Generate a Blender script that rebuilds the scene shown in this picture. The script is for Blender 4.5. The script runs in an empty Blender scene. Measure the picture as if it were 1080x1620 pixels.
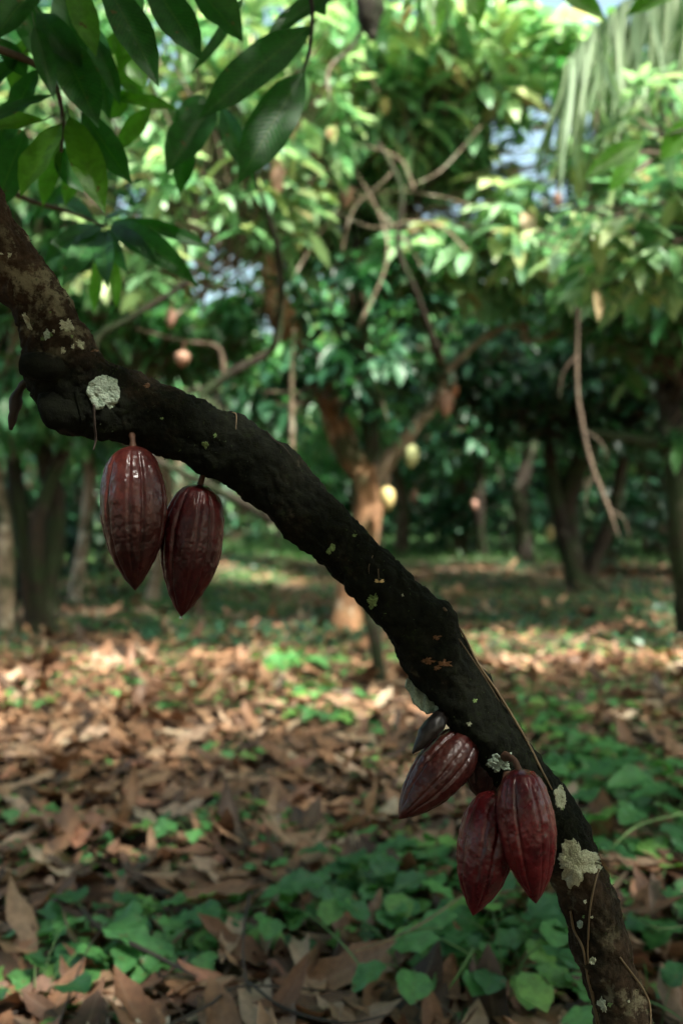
import bpy, math, random
import numpy as np
from mathutils import Vector, noise
from mathutils.bvhtree import BVHTree

# ------------------------------------------------------------------ camera, world, sun, exposure
sc = bpy.context.scene
CAMH, FPX, HOR = 1.15, 1575.0, 790.0
PITCH = math.atan((810 - HOR) / FPX)
cd = bpy.data.cameras.new('camera'); cam = bpy.data.objects.new('camera', cd)
sc.collection.objects.link(cam); sc.camera = cam
cam.location = (0, 0, CAMH); cam.rotation_euler = (math.pi / 2 - PITCH, 0, 0)
cd.sensor_fit = 'VERTICAL'; cd.sensor_height = 36; cd.lens = 35; cd.clip_end = 1000; cd.clip_start = .02
cd.dof.use_dof = True; cd.dof.focus_distance = 1.2; cd.dof.aperture_fstop = 3.0

SUN_EL, SUN_AZ = math.radians(55), math.radians(140)      # azimuth clockwise from +Y (the view direction)
wd = bpy.data.worlds.new('World'); sc.world = wd; wd.use_nodes = True
nt = wd.node_tree; bg = nt.nodes['Background']
sky = nt.nodes.new('ShaderNodeTexSky'); sky.sky_type = 'NISHITA'; sky.sun_disc = False
sky.sun_elevation = SUN_EL; sky.sun_rotation = SUN_AZ; sky.air_density = 1.0; sky.dust_density = 7; sky.ozone_density = .4
wm = nt.nodes.new('ShaderNodeMix'); wm.data_type = 'RGBA'; wm.blend_type = 'MULTIPLY'; wm.inputs[0].default_value = 1; wm.inputs[7].default_value = (.97, 1.06, .93, 1)   # hazy, warm tropical sky
nt.links.new(sky.outputs[0], wm.inputs[6]); nt.links.new(wm.outputs[2], bg.inputs[0]); bg.inputs[1].default_value = 0.115
sl = bpy.data.lights.new('sun', 'SUN'); sl.energy = 5; sl.angle = math.radians(3); sl.color = (1, .97, .88)
so = bpy.data.objects.new('sun', sl); sc.collection.objects.link(so); so.location = (5, 5, 12)
SD = Vector((math.sin(SUN_AZ) * math.cos(SUN_EL), math.cos(SUN_AZ) * math.cos(SUN_EL), math.sin(SUN_EL)))
so.rotation_euler = SD.to_track_quat('Z', 'Y').to_euler()
sc.view_settings.view_transform = 'Standard'; sc.view_settings.look = 'None'
sc.view_settings.gamma = 1; sc.view_settings.exposure = 2.16
sc.cycles.max_bounces = 6; sc.cycles.diffuse_bounces = 3; sc.cycles.glossy_bounces = 2
sc.cycles.transmission_bounces = 4; sc.cycles.caustics_reflective = False; sc.cycles.caustics_refractive = False
sc.cycles.sample_clamp_indirect = 6
try:
    sc.cycles.use_denoising = True; sc.cycles.denoiser = 'OPENIMAGEDENOISE'
except Exception: pass

# ------------------------------------------------------------------ helpers
R = np.random.default_rng(7); rnd = random.Random(11)
cp, sp = math.cos(PITCH), math.sin(PITCH)
def P(px, py, d):
    """world point seen at photo pixel (px,py) at depth d"""
    x = (px - 540) / FPX * d; u = -(py - 810) / FPX * d
    return np.array([x, d * cp + u * sp, CAMH - d * sp + u * cp])
def G(px, py):
    """ground point seen at a photo pixel"""
    a = P(px, py, 1.0) - np.array([0, 0, CAMH]); k = -CAMH / a[2]
    return np.array([a[0] * k, a[1] * k, 0.])
def unit(v):
    v = np.asarray(v, float); return v / (np.linalg.norm(v, axis=-1, keepdims=True) + 1e-12)

def tag(o, label=None, cat=None, group=None, kind=None):
    if label: o['label'] = label
    if cat: o['category'] = cat
    if group: o['group'] = group
    if kind: o['kind'] = kind
    return o
def link(o, parent=None):
    sc.collection.objects.link(o)
    if parent is not None: o.parent = parent; o.matrix_parent_inverse = parent.matrix_world.inverted()
    return o
def empty(name, loc=(0, 0, 0)):
    o = bpy.data.objects.new(name, None); o.location = loc; o.empty_display_size = .05
    sc.collection.objects.link(o); 
    from mathutils import Matrix
    o.matrix_world = Matrix.Translation(Vector(loc)); return o
def mesh_obj(name, verts, faces, mats, parent=None, uv=None, mi=None, smooth=True):
    me = bpy.data.meshes.new(name)
    verts = np.asarray(verts, np.float32)
    if isinstance(faces, np.ndarray):
        nf, k = faces.shape
        me.vertices.add(len(verts)); me.vertices.foreach_set('co', verts.ravel())
        me.loops.add(nf * k); me.loops.foreach_set('vertex_index', faces.ravel().astype(np.int32))
        me.polygons.add(nf); me.polygons.foreach_set('loop_start', np.arange(0, nf * k, k, dtype=np.int32))
        me.polygons.foreach_set('loop_total', np.full(nf, k, np.int32))
        if uv is not None:
            l = me.uv_layers.new(name='UVMap'); l.data.foreach_set('uv', np.asarray(uv, np.float32)[faces.ravel()].ravel())
    else:
        me.from_pydata([tuple(map(float, v)) for v in verts], [], faces); 
    for m in (mats if isinstance(mats, (list, tuple)) else [mats]): me.materials.append(m)
    if mi is not None: me.polygons.foreach_set('material_index', np.asarray(mi, np.int32))
    me.update(calc_edges=True); me.validate()
    me.polygons.foreach_set('use_smooth', np.full(len(me.polygons), smooth)); me.update()
    return link(bpy.data.objects.new(name, me), parent)
def copy_tree(o, parent=None):
    c = o.copy(); sc.collection.objects.link(c)
    if parent is not None: c.parent = parent; c.matrix_parent_inverse = o.matrix_parent_inverse.copy()
    for ch in list(o.children): copy_tree(ch, c)
    return c

# ---- leaves: N blades in one array job
def prof(kind, t):
    if kind == 'cacao': return np.interp(t, [0, .06, .2, .4, .6, .78, .9, .96, 1], [.05, .28, .72, .97, 1, .72, .30, .10, 0])
    if kind == 'litter': return np.interp(t, [0, .08, .25, .5, .75, .92, 1], [.06, .45, .85, 1, .8, .35, .02])
    if kind == 'round': return np.interp(t, [0, .1, .3, .5, .75, .92, 1], [.25, .72, .98, 1, .72, .3, .0])
    if kind == 'lobed': return np.interp(t, [0, .08, .22, .36, .48, .6, .75, .9, 1], [.30, .62, .92, 1., .62, .60, .52, .26, 0])
    if kind == 'strap': return np.interp(t, [0, .1, .5, .85, 1], [.5, .9, 1, .6, .02])
def leaves(base, axis, nrm, L, W, droop, fold=.25, wave=.0, rows=4, cols=3, kind='cacao', curl=None):
    base = np.atleast_2d(base); N = len(base)
    axis = unit(np.atleast_2d(axis)); nrm = np.atleast_2d(nrm) + np.zeros((N, 3))
    side = unit(np.cross(axis, nrm)); nrm = np.cross(side, axis)
    L = np.broadcast_to(L, (N,)).astype(float); W = np.broadcast_to(W, (N,)).astype(float)
    k = np.broadcast_to(droop, (N,)).astype(float); fo = np.broadcast_to(fold, (N,)).astype(float)
    k = np.where(np.abs(k) < 1e-3, 1e-3, k)
    t = np.linspace(0, 1, rows); u = np.linspace(-1, 1, cols)
    kt = k[:, None] * t[None]
    a = (np.sin(kt) / k[:, None]); b = -(1 - np.cos(kt)) / k[:, None]
    C = base[:, None] + L[:, None, None] * (a[..., None] * axis[:, None] + b[..., None] * nrm[:, None])
    nn = np.sin(kt)[..., None] * axis[:, None] + np.cos(kt)[..., None] * nrm[:, None]
    w = prof(kind, t)[None] * W[:, None] * .5
    ph = R.uniform(0, 6.3, N)[:, None, None]
    uu = u[None, None]
    wav = wave * np.sin(t[None, :, None] * 15 + ph + uu * 2.) * np.abs(uu) if wave else 0
    if curl is None:
        lat = uu * w[..., None] * np.cos(fo)[:, None, None]
        up = np.abs(uu) * w[..., None] * np.sin(fo)[:, None, None] + wav * w[..., None]
    else:                                            # rolled, dry leaf
        cu = np.broadcast_to(curl, (N,))[:, None, None]; ang = cu * uu
        lat = np.sin(ang) / cu * w[..., None]; up = (1 - np.cos(ang)) / cu * w[..., None] + wav * w[..., None]
    V = C[:, :, None] + lat[..., None] * side[:, None, None] + up[..., None] * nn[:, :, None]
    V = V.reshape(-1, 3)
    i, j = np.meshgrid(np.arange(rows - 1), np.arange(cols - 1), indexing='ij')
    q = np.stack([i * cols + j, i * cols + j + 1, (i + 1) * cols + j + 1, (i + 1) * cols + j], -1).reshape(-1, 4)
    F = (q[None] + (np.arange(N) * rows * cols)[:, None, None]).reshape(-1, 4)
    uv = np.stack(np.broadcast_arrays(uu * .5 + .5, t[None, :, None]), -1)
    uv = np.broadcast_to(uv, (N, rows, cols, 2)).reshape(-1, 2)
    return V, F, uv
def prisms(A, B, ra, rb):
    """tapered 3-sided twigs"""
    A = np.asarray(A); B = np.asarray(B); N = len(A); d = unit(B - A)
    s = unit(np.cross(d, np.where(np.abs(d[:, 2:3]) > .9, [[1., 0, 0]], [[0, 0, 1.]]))); w = np.cross(d, s)
    V = []
    for (Q, r) in ((A, ra), (B, rb)):
        for k in range(3):
            an = k * 2.0944; V.append(Q + r * (math.cos(an) * s + math.sin(an) * w))
    V = np.stack(V, 1).reshape(-1, 3)
    q = np.array([[0, 1, 4, 3], [1, 2, 5, 4], [2, 0, 3, 5]])
    F = (q[None] + (np.arange(N) * 6)[:, None, None]).reshape(-1, 4)
    return V, F, np.zeros((len(V), 2))
def join(*parts):
    V, F, U, M, n = [], [], [], [], 0
    for i, (v, f, u) in enumerate(parts):
        V.append(v); F.append(f + n); U.append(u); M.append(np.full(len(f), i)); n += len(v)
    return np.concatenate(V), np.concatenate(F), np.concatenate(U), np.concatenate(M)

def spline(pts, n):
    pts = np.asarray(pts, float); m = len(pts)
    ext = np.vstack([2 * pts[0] - pts[1], pts, 2 * pts[-1] - pts[-2]])
    out = []
    for s in np.linspace(0, m - 1 - 1e-9, n):
        i = int(s); f = s - i; p0, p1, p2, p3 = ext[i:i + 4]
        out.append(.5 * (2 * p1 + (p2 - p0) * f + (2 * p0 - 5 * p1 + 4 * p2 - p3) * f * f + (3 * p1 - p0 - 3 * p2 + p3) * f ** 3))
    return np.array(out)
def tube(pts, rad, seg=10, n=None, bump=0., freq=8., disp=None, seed=0.):
    """tapered tube along a smooth line; pts Nx3, rad N"""
    P4 = np.column_stack([np.asarray(pts, float), np.asarray(rad, float)])
    n = n or max(6, len(pts) * 6); S = spline(P4, n); c = S[:, :3]; r = np.maximum(S[:, 3], 1e-4)
    T = unit(np.gradient(c, axis=0)); a = np.cross(T[0], [0, -1, .1]); a = a if np.linalg.norm(a) > .1 else np.cross(T[0], [1, 0, 0])
    N = [unit(a)]
    for i in range(1, n): v = N[-1] - T[i] * np.dot(N[-1], T[i]); N.append(unit(v))
    N = np.array(N); B = np.cross(T, N)
    th = np.linspace(0, 2 * np.pi, seg, endpoint=False)
    dirs = np.cos(th)[None, :, None] * N[:, None] + np.sin(th)[None, :, None] * B[:, None]
    V = c[:, None] + r[:, None, None] * dirs
    if bump or disp:
        for i in range(n):
            for j in range(seg):
                p = V[i, j]; d = 0
                if bump: d = bump * r[i] * noise.fractal(Vector(p * freq) + Vector((seed, 0, 0)), 1., 2., 3)
                if disp: d += disp(p, dirs[i, j], c[i], r[i], i / n, th[j])
                V[i, j] = p + dirs[i, j] * d
    i, j = np.meshgrid(np.arange(n - 1), np.arange(seg), indexing='ij')
    F = np.stack([i * seg + j, i * seg + (j + 1) % seg, (i + 1) * seg + (j + 1) % seg, (i + 1) * seg + j], -1).reshape(-1, 4)
    V = V.reshape(-1, 3)
    # close the ends with degenerate-free caps (quads to a small inner ring)
    k = len(V); cap0 = V[:seg] * .02 + c[0] * .98; cap1 = V[-seg:] * .02 + c[-1] * .98 + T[-1] * r[-1] * .3
    jj = np.arange(seg); nx = (jj + 1) % seg
    F = np.vstack([F, np.stack([k + jj, k + nx, nx, jj], -1), np.stack([k - seg + jj, k - seg + nx, k + seg + nx, k + seg + jj], -1)])
    V = np.vstack([V, cap0, cap1])
    L = np.linspace(0, 1, n); uv = np.stack(np.broadcast_arrays(th[None] / 6.2832, L[:, None]), -1).reshape(-1, 2)
    uv = np.vstack([uv, uv[:seg], uv[-seg:]])
    return V, F, uv

# ------------------------------------------------------------------ materials
def mat(name):
    m = bpy.data.materials.new(name); m.use_nodes = True; n = m.node_tree
    return m, n, n.nodes['Principled BSDF'], n.nodes['Material Output']
def ramp(n, fac, stops):
    r = n.nodes.new('ShaderNodeValToRGB'); e = r.color_ramp.elements
    e[0].position, e[0].color = stops[0][0], (*stops[0][1], 1); e[1].position, e[1].color = stops[-1][0], (*stops[-1][1], 1)
    for p, c in stops[1:-1]: x = e.new(p); x.color = (*c, 1)
    if fac is not None: n.links.new(fac, r.inputs[0])
    return r.outputs[0]
def nz(n, scale, detail=4, rough=.6, vec=None, sx=None):
    t = n.nodes.new('ShaderNodeTexNoise'); t.inputs['Scale'].default_value = scale; t.inputs['Detail'].default_value = detail
    t.inputs['Roughness'].default_value = rough
    if vec is None:
        c = n.nodes.new('ShaderNodeTexCoord'); vec = c.outputs['Object']
    if sx:
        mp = n.nodes.new('ShaderNodeMapping'); mp.inputs['Scale'].default_value = sx; n.links.new(vec, mp.inputs[0]); vec = mp.outputs[0]
    n.links.new(vec, t.inputs['Vector']); return t.outputs['Fac']
def mixc(n, f, a, b, mode='MIX'):
    m = n.nodes.new('ShaderNodeMix'); m.data_type = 'RGBA'; m.blend_type = mode
    for s, v in ((0, f), (6, a), (7, b)):
        if hasattr(v, 'is_linked'): n.links.new(v, m.inputs[s])
        elif isinstance(v, (int, float)): m.inputs[s].default_value = v
        else: m.inputs[s].default_value = (*v, 1)
    return m.outputs[2]
def mth(n, op, a, b=None, clamp=False):
    m = n.nodes.new('ShaderNodeMath'); m.operation = op; m.use_clamp = clamp
    for i, v in enumerate((a, b)):
        if v is None: continue
        if hasattr(v, 'is_linked'): n.links.new(v, m.inputs[i])
        else: m.inputs[i].default_value = v
    return m.outputs[0]
def bump(n, h, b, strength=.5, dist=.002):
    x = n.nodes.new('ShaderNodeBump'); x.inputs['Strength'].default_value = strength; x.inputs['Distance'].default_value = dist
    n.links.new(h, x.inputs['Height']); n.links.new(x.outputs[0], b.inputs['Normal']); return x.outputs[0]

def leaf_mat(name, stops, trans=.35, rough=.42, tint=(1.1, 1.4, .7), veins=False, spec=.5, dry=False):
    m, n, b, out = mat(name)
    g = n.nodes.new('ShaderNodeNewGeometry')
    col = ramp(n, g.outputs['Random Per Island'], stops)
    b.inputs['Roughness'].default_value = rough; b.inputs['Specular IOR Level'].default_value = spec
    if veins or dry:
        uvn = n.nodes.new('ShaderNodeUVMap'); sep = n.nodes.new('ShaderNodeSeparateXYZ'); n.links.new(uvn.outputs[0], sep.inputs[0])
        du = mth(n, 'ABSOLUTE', mth(n, 'SUBTRACT', sep.outputs[0], .5))
        mid = mth(n, 'LESS_THAN', du, .018)
        # side veins: run obliquely from the midrib
        ph = mth(n, 'SUBTRACT', mth(n, 'MULTIPLY', sep.outputs[1], 75.), mth(n, 'MULTIPLY', du, 26.))
        sv = mth(n, 'POWER', mth(n, 'ABSOLUTE', mth(n, 'SINE', ph)), .35)      # 0 at the vein
        ve = mth(n, 'MULTIPLY', mth(n, 'SUBTRACT', 1., sv), .8)
        vm = mth(n, 'MAXIMUM', mid, ve)
        spots = ramp(n, nz(n, 55, 3), [(.35, (.72, .72, .72)), (.62, (1.08, 1.08, 1.08))])
        col = mixc(n, 1., col, spots, 'MULTIPLY')
        if not dry:                                  # insect nibbles dried brown, and yellowing blotches
            bs = ramp(n, nz(n, 38, 2, .5), [(.69, (0, 0, 0)), (.72, (1, 1, 1))]); col = mixc(n, mth(n, 'MULTIPLY', bs, .85), col, (.14, .08, .03))
            yb = ramp(n, nz(n, 9, 3, .6), [(.55, (0, 0, 0)), (.72, (1, 1, 1))]); col = mixc(n, mth(n, 'MULTIPLY', yb, .22), col, (.12, .22, .04))
        light = (.36, .28, .2) if dry else (.16, .26, .06)
        col = mixc(n, mth(n, 'MULTIPLY', vm, 0.26 if dry else .30), col, light)
        hh = mth(n, 'ADD', mth(n, 'MULTIPLY', sv, 1.), mth(n, 'MULTIPLY', nz(n, 60, 3), .6))
        bump(n, hh, b, .55 if dry else .30, .0016)
    n.links.new(col, b.inputs['Base Color'])
    tr = n.nodes.new('ShaderNodeBsdfTranslucent'); n.links.new(mixc(n, 1., col, tint, 'MULTIPLY'), tr.inputs[0])
    mx = n.nodes.new('ShaderNodeMixShader'); mx.inputs[0].default_value = trans
    n.links.new(b.outputs[0], mx.inputs[1]); n.links.new(tr.outputs[0], mx.inputs[2]); n.links.new(mx.outputs[0], out.inputs[0])
    return m
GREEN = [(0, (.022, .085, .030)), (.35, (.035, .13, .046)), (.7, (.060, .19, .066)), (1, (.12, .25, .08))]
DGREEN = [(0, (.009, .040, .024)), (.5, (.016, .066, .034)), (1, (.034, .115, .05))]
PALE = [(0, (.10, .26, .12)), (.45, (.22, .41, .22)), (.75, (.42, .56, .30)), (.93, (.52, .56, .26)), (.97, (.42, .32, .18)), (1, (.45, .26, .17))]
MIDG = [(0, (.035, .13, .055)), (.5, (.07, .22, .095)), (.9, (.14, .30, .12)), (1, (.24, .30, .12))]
M = dict(
    leaf=leaf_mat('cacao_leaf_green', GREEN, .38),
    leaf_mid=leaf_mat('cacao_leaf_mid_green', MIDG, .40, .36, tint=(1.05, 1.35, .7)),
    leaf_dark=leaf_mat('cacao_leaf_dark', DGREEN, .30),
    leaf_pale=leaf_mat('cacao_leaf_young_sunlit', PALE, .45, .36, tint=(1.05, 1.2, .9), spec=.6),  # pale tone paints sunlight into the crowns, besides real young leaves
    leaf_near=leaf_mat('cacao_leaf_near', [(0, (.012, .070, .018)), (.6, (.024, .125, .026)), (1, (.05, .20, .035))], .50, .42, tint=(1.1, 1.9, .5), veins=True),
    leaf_near_yellow=leaf_mat('cacao_leaf_near_backlit', [(0, (.07, .26, .04)), (1, (.17, .38, .05))], .62, .4, tint=(1.1, 1.5, .5), veins=True),  # raised albedo stands in for light coming through the leaf
    ground_leaf=leaf_mat('creeper_leaf', [(0, (.03, .13, .04)), (.5, (.06, .22, .065)), (.85, (.11, .30, .08)), (.95, (.18, .36, .07)), (1, (.32, .33, .08))], .30, .42, veins=True, spec=.5),
    grass=leaf_mat('grass_blade', [(0, (.035, .11, .03)), (1, (.09, .19, .05))], .35, .5),
    litter=leaf_mat('dry_leaf', [(0, (.028, .015, .009)), (.2, (.075, .034, .018)), (.42, (.16, .073, .036)), (.62, (.25, .125, .065)), (.80, (.29, .165, .09)), (.93, (.34, .22, .14)), (1, (.42, .33, .23))], .10, .55, tint=(1.2, .8, .5), dry=True, spec=.4),
    palm=leaf_mat('palm_leaflet', [(0, (.16, .24, .14)), (1, (.30, .38, .24))], .35, .5, spec=.25),
)
def bark_mat(name, dark, light, blotch, moss=(.02, .035, .012), amt=.5, k=1., mossy=.5, rough=.85):
    m, n, b, out = mat(name)
    a = nz(n, 9 * k, 6, .65); c = ramp(n, a, [(.3, dark), (.7, light)])
    fine = nz(n, 60 * k, 5, .7); c = mixc(n, 1., c, ramp(n, fine, [(.3, (.5, .5, .5)), (.7, (1.25, 1.2, 1.15))]), 'MULTIPLY')
    ms = ramp(n, nz(n, 5 * k, 4), [(.62 - .3 * mossy, (0, 0, 0)), (.75 - .3 * mossy, (1, 1, 1))])
    c = mixc(n, mth(n, 'MULTIPLY', ms, .85), c, moss)
    bl = mth(n, 'MULTIPLY', ramp(n, nz(n, 14 * k, 5, .62), [(.60 - .1 * amt, (0, 0, 0)), (.66 - .1 * amt, (1, 1, 1))]), ramp(n, nz(n, 3.3 * k, 2), [(.45, (0, 0, 0)), (.55, (1, 1, 1))]))
    c = mixc(n, mth(n, 'MULTIPLY', bl, .75), c, blotch)
    n.links.new(c, b.inputs['Base Color']); b.inputs['Roughness'].default_value = rough
    b.inputs['Specular IOR Level'].default_value = .25
    h = mth(n, 'ADD', mth(n, 'MULTIPLY', a, 1.), mth(n, 'MULTIPLY', fine, .5))
    bump(n, h, b, .8, .012 / k)
    return m
M['bark'] = bark_mat('old_cacao_bark', (.045, .032, .022), (.15, .11, .075), (.42, .42, .32), amt=.4)
M['bark_bg'] = bark_mat('tree_bark', (.05, .038, .028), (.15, .11, .08), (.28, .25, .19), k=.5, mossy=.35)
M['bark_shaded'] = bark_mat('shaded_tree_bark', (.014, .011, .008), (.040, .030, .021), (.09, .08, .06), k=.5, mossy=.6)  # near-black tone paints in the shade on backlit trunks
M['bark_orange'] = bark_mat('reddish_bark', (.10, .052, .028), (.30, .165, .085), (.34, .28, .2), k=.6, mossy=.4, amt=.8)
M['bark_pale'] = bark_mat('pale_bark', (.13, .10, .07), (.28, .22, .16), (.42, .38, .30), k=.6, mossy=.4, amt=.8)
def simple(name, col, rough=.6, spec=.4, var=.25, sc_=40):
    m, n, b, out = mat(name)
    c = ramp(n, nz(n, sc_, 4), [(.3, tuple(x * (1 - var) for x in col)), (.7, tuple(min(1, x * (1 + var)) for x in col))])
    n.links.new(c, b.inputs['Base Color']); b.inputs['Roughness'].default_value = rough; b.inputs['Specular IOR Level'].default_value = spec
    bump(n, nz(n, sc_ * 3, 4), b, .4, .001); return m
M['twig'] = simple('twig_bark', (.10, .07, .045)); M['twig_dark'] = simple('dark_twig', (.035, .025, .018))
M['vine'] = simple('dry_vine', (.15, .105, .055)); M['stalk'] = simple('pod_stalk', (.085, .04, .022), .7)
M['stem_green'] = simple('green_stem', (.09, .17, .05)); M['sap'] = simple('resin_scar', (.16, .075, .03))

def lichen_mat(name, ca, cb):
    m, n, b, out = mat(name)
    v = n.nodes.new('ShaderNodeTexVoronoi'); v.inputs['Scale'].default_value = 420
    c0 = n.nodes.new('ShaderNodeTexCoord'); n.links.new(c0.outputs['Object'], v.inputs['Vector'])
    c = mixc(n, ramp(n, nz(n, 90, 5, .7), [(.35, (0, 0, 0)), (.65, (1, 1, 1))]), ca, cb)
    c = mixc(n, 1., c, ramp(n, v.outputs['Distance'], [(0, (1.1, 1.1, 1.1)), (.8, (.7, .7, .7))]), 'MULTIPLY')
    n.links.new(c, b.inputs['Base Color']); b.inputs['Roughness'].default_value = .9
    h = mth(n, 'ADD', mth(n, 'MULTIPLY', v.outputs['Distance'], -.8), nz(n, 200, 4)); bump(n, h, b, .9, .0014); return m
M['lichen'] = lichen_mat('grey_green_lichen', (.30, .40, .30), (.48, .57, .45))
M['lichen_cream'] = lichen_mat('cream_lichen', (.42, .46, .30), (.60, .62, .45))
M['lichen_moss'] = lichen_mat('green_lichen', (.12, .22, .06), (.24, .34, .12))

def pod_mat(name, c1, c2, c3, rough=.3):
    m, n, b, out = mat(name)
    base = nz(n, 28, 5, .65, sx=(1, 1, .55)); c = ramp(n, base, [(.3, c1), (.5, c2), (.72, c3)])
    fine = nz(n, 260, 4, .7); c = mixc(n, 1., c, ramp(n, fine, [(.3, (.72, .7, .68)), (.7, (1.2, 1.15, 1.12))]), 'MULTIPLY')
    # dry brown speckle on the husk
    spk = ramp(n, nz(n, 90, 6, .75), [(.56, (0, 0, 0)), (.68, (1, 1, 1))]); c = mixc(n, mth(n, 'MULTIPLY', spk, .10), c, (.20, .09, .04))
    n.links.new(c, b.inputs['Base Color'])
    rr = n.nodes.new('ShaderNodeMapRange'); rr.inputs[3].default_value = rough - .07; rr.inputs[4].default_value = rough + .22
    n.links.new(nz(n, 45, 5), rr.inputs[0]); n.links.new(rr.outputs[0], b.inputs['Roughness'])
    b.inputs['Specular IOR Level'].default_value = .40
    b.inputs['Coat Weight'].default_value = .12; b.inputs['Coat Roughness'].default_value = .2
    h = mth(n, 'ADD', mth(n, 'MULTIPLY', nz(n, 85, 4, .6, sx=(1, 1, .6)), 1.), mth(n, 'MULTIPLY', fine, .25))
    bump(n, h, b, .4, .004); return m
M['pod_brown'] = pod_mat('pod_brown_husk', (.018, .004, .004), (.046, .009, .008), (.09, .022, .015), .25)
M['pod_maroon'] = pod_mat('pod_maroon_husk', (.022, .003, .005), (.060, .007, .009), (.11, .018, .014), .25)
M['pod_red'] = pod_mat('pod_red_husk', (.042, .004, .007), (.11, .008, .012), (.16, .020, .018), .23)
M['pod_shade'] = pod_mat('pod_shaded_husk', (.012, .004, .004), (.028, .008, .007), (.05, .018, .012), .4)  # husk darkened to paint in the shade behind the cluster
M['pod_far'] = simple('pod_pink', (.26, .14, .10)); M['pod_yellow'] = simple('pod_yellow', (.42, .33, .14)); M['pod_green'] = simple('pod_pale_green', (.32, .34, .16))

# ------------------------------------------------------------------ ground
def gz(x, y):
    p = Vector((x * .55, y * .55, 3.1))
    h = .05 * noise.noise(p) + .022 * noise.noise(p * 3.7)
    h += .22 * math.exp(-((x + 1.9) / 1.5) ** 2 - ((y - 15) / 3.) ** 2)
    return h
def axis_pts(lo, hi, near, fine, ratio):
    out = [0.]; s = fine
    while out[-1] < hi:
        if out[-1] > near: s *= ratio
        out.append(out[-1] + s)
    neg = [0.]; s = fine
    while neg[-1] < lo:
        if neg[-1] > near: s *= ratio
        neg.append(neg[-1] + s)
    return np.array([-v for v in neg[:0:-1]] + out)
gx = axis_pts(220, 220, 7, .12, 1.13); gy = axis_pts(120, 300, 14, .12, 1.13)
gv = [(x, y, gz(x, y)) for y in gy for x in gx]; nx_ = len(gx)
ii, jj = np.meshgrid(np.arange(len(gy) - 1), np.arange(nx_ - 1), indexing='ij')
gf = np.stack([ii * nx_ + jj, ii * nx_ + jj + 1, (ii + 1) * nx_ + jj + 1, (ii + 1) * nx_ + jj], -1).reshape(-1, 4)
m, n, b, out = mat('forest_soil')
c = ramp(n, nz(n, 6, 8, .7), [(.3, (.035, .022, .014)), (.5, (.09, .052, .032)), (.72, (.19, .115, .075))])
far = n.nodes.new('ShaderNodeTexCoord'); sp_ = n.nodes.new('ShaderNodeSeparateXYZ'); n.links.new(far.outputs['Object'], sp_.inputs[0])
# short green growth: patches nearby, a continuous sward in the clearing beyond the trees and along the left track
gm = ramp(n, nz(n, .9, 6, .7), [(.5, (0, 0, 0)), (.62, (.8, .8, .8))])
clr = mth(n, 'MULTIPLY', mth(n, 'SUBTRACT', sp_.outputs[1], 17.), .25, True)
lx = mth(n, 'SUBTRACT', 1., mth(n, 'MULTIPLY', mth(n, 'ABSOLUTE', mth(n, 'ADD', sp_.outputs[0], mth(n, 'MULTIPLY', sp_.outputs[1], .165))), .75), True)
trk = mth(n, 'MULTIPLY', lx, mth(n, 'MULTIPLY', mth(n, 'SUBTRACT', sp_.outputs[1], 8.5), .5, True))
trk = mth(n, 'MULTIPLY', trk, ramp(n, nz(n, 1.6, 5, .7), [(.4, (0, 0, 0)), (.55, (1, 1, 1))]))
gm = mth(n, 'MAXIMUM', mth(n, 'MAXIMUM', mth(n, 'MULTIPLY', gm, .6), clr), trk)
gc = ramp(n, nz(n, 9, 6, .7), [(.3, (.02, .06, .018)), (.7, (.065, .14, .04))])
c = mixc(n, gm, c, gc); n.links.new(c, b.inputs['Base Color']); b.inputs['Roughness'].default_value = .95
bump(n, nz(n, 25, 8, .75), b, 1., .03)
tag(mesh_obj('ground', gv, gf, m), kind='structure')

# ------------------------------------------------------------------ the leaning trunk in front
main = tag(empty('cacao_tree', tuple(P(1000, 1980, 1.27) * [1, 1, 0])), 'leaning cacao tree with dark mossy trunk crossing in front, lichen patches and leafy twigs', 'tree', 'cacao trees')
TR = [(-330, -60, 52, 1.16), (-190, 110, 50, 1.16), (-80, 265, 47, 1.16), (5, 385, 45, 1.16), (68, 490, 46, 1.17), (108, 575, 54, 1.18), (155, 632, 60, 1.19), (240, 661, 53, 1.2), (330, 700, 53, 1.2),
      (410, 742, 54, 1.2), (480, 805, 52, 1.2), (555, 878, 47, 1.2), (625, 955, 50, 1.2), (682, 1028, 52, 1.2), (738, 1115, 49, 1.21), (800, 1205, 51, 1.22), (862, 1292, 52, 1.23), (915, 1382, 47, 1.24),
      (950, 1490, 47, 1.25), (985, 1610, 46, 1.26), (1010, 1740, 50, 1.27), (1020, 1880, 62, 1.28), (1025, 2220, 92, 1.30)]
tp = [P(a, b_, d) for a, b_, r_, d in TR]; tr_ = [.94 * r_ / FPX * d for a, b_, r_, d in TR]
# lumps and hollows of the trunk: (pixel x, pixel y, depth offset, reach m, height m)
LUMPS = [(60, 588, -.03, .028, .016), (90, 655, -.0, .035, .014), (215, 590, 0, .03, .010), (300, 632, 0, .03, .006), (388, 660, 0, .03, .009), (700, 975, -.02, .03, .010),
         (688, 1015, -.045, .016, -.012), (690, 1040, -.04, .03, .006), (650, 1060, 0, .02, .004), (800, 1200, -.035, .025, .006), (730, 1160, -.03, .03, .006), (940, 1340, 0, .02, .008), (120, 548, -.04, .03, .007), (930, 1500, -.03, .02, .005)]
rc = random.Random(3)
for q_ in range(46):
    k_ = rc.randrange(2, 19); f_ = rc.random(); a0, a1 = TR[k_], TR[k_ + 1]; x_, y_ = a0[0] + (a1[0] - a0[0]) * f_, a0[1] + (a1[1] - a0[1]) * f_
    LUMPS.append((x_ + rc.uniform(-48, 48), y_ + rc.uniform(-48, 48), -rc.uniform(0, .04), rc.uniform(.007, .014), rc.choice([-.003, .004, .006, .005])))
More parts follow.
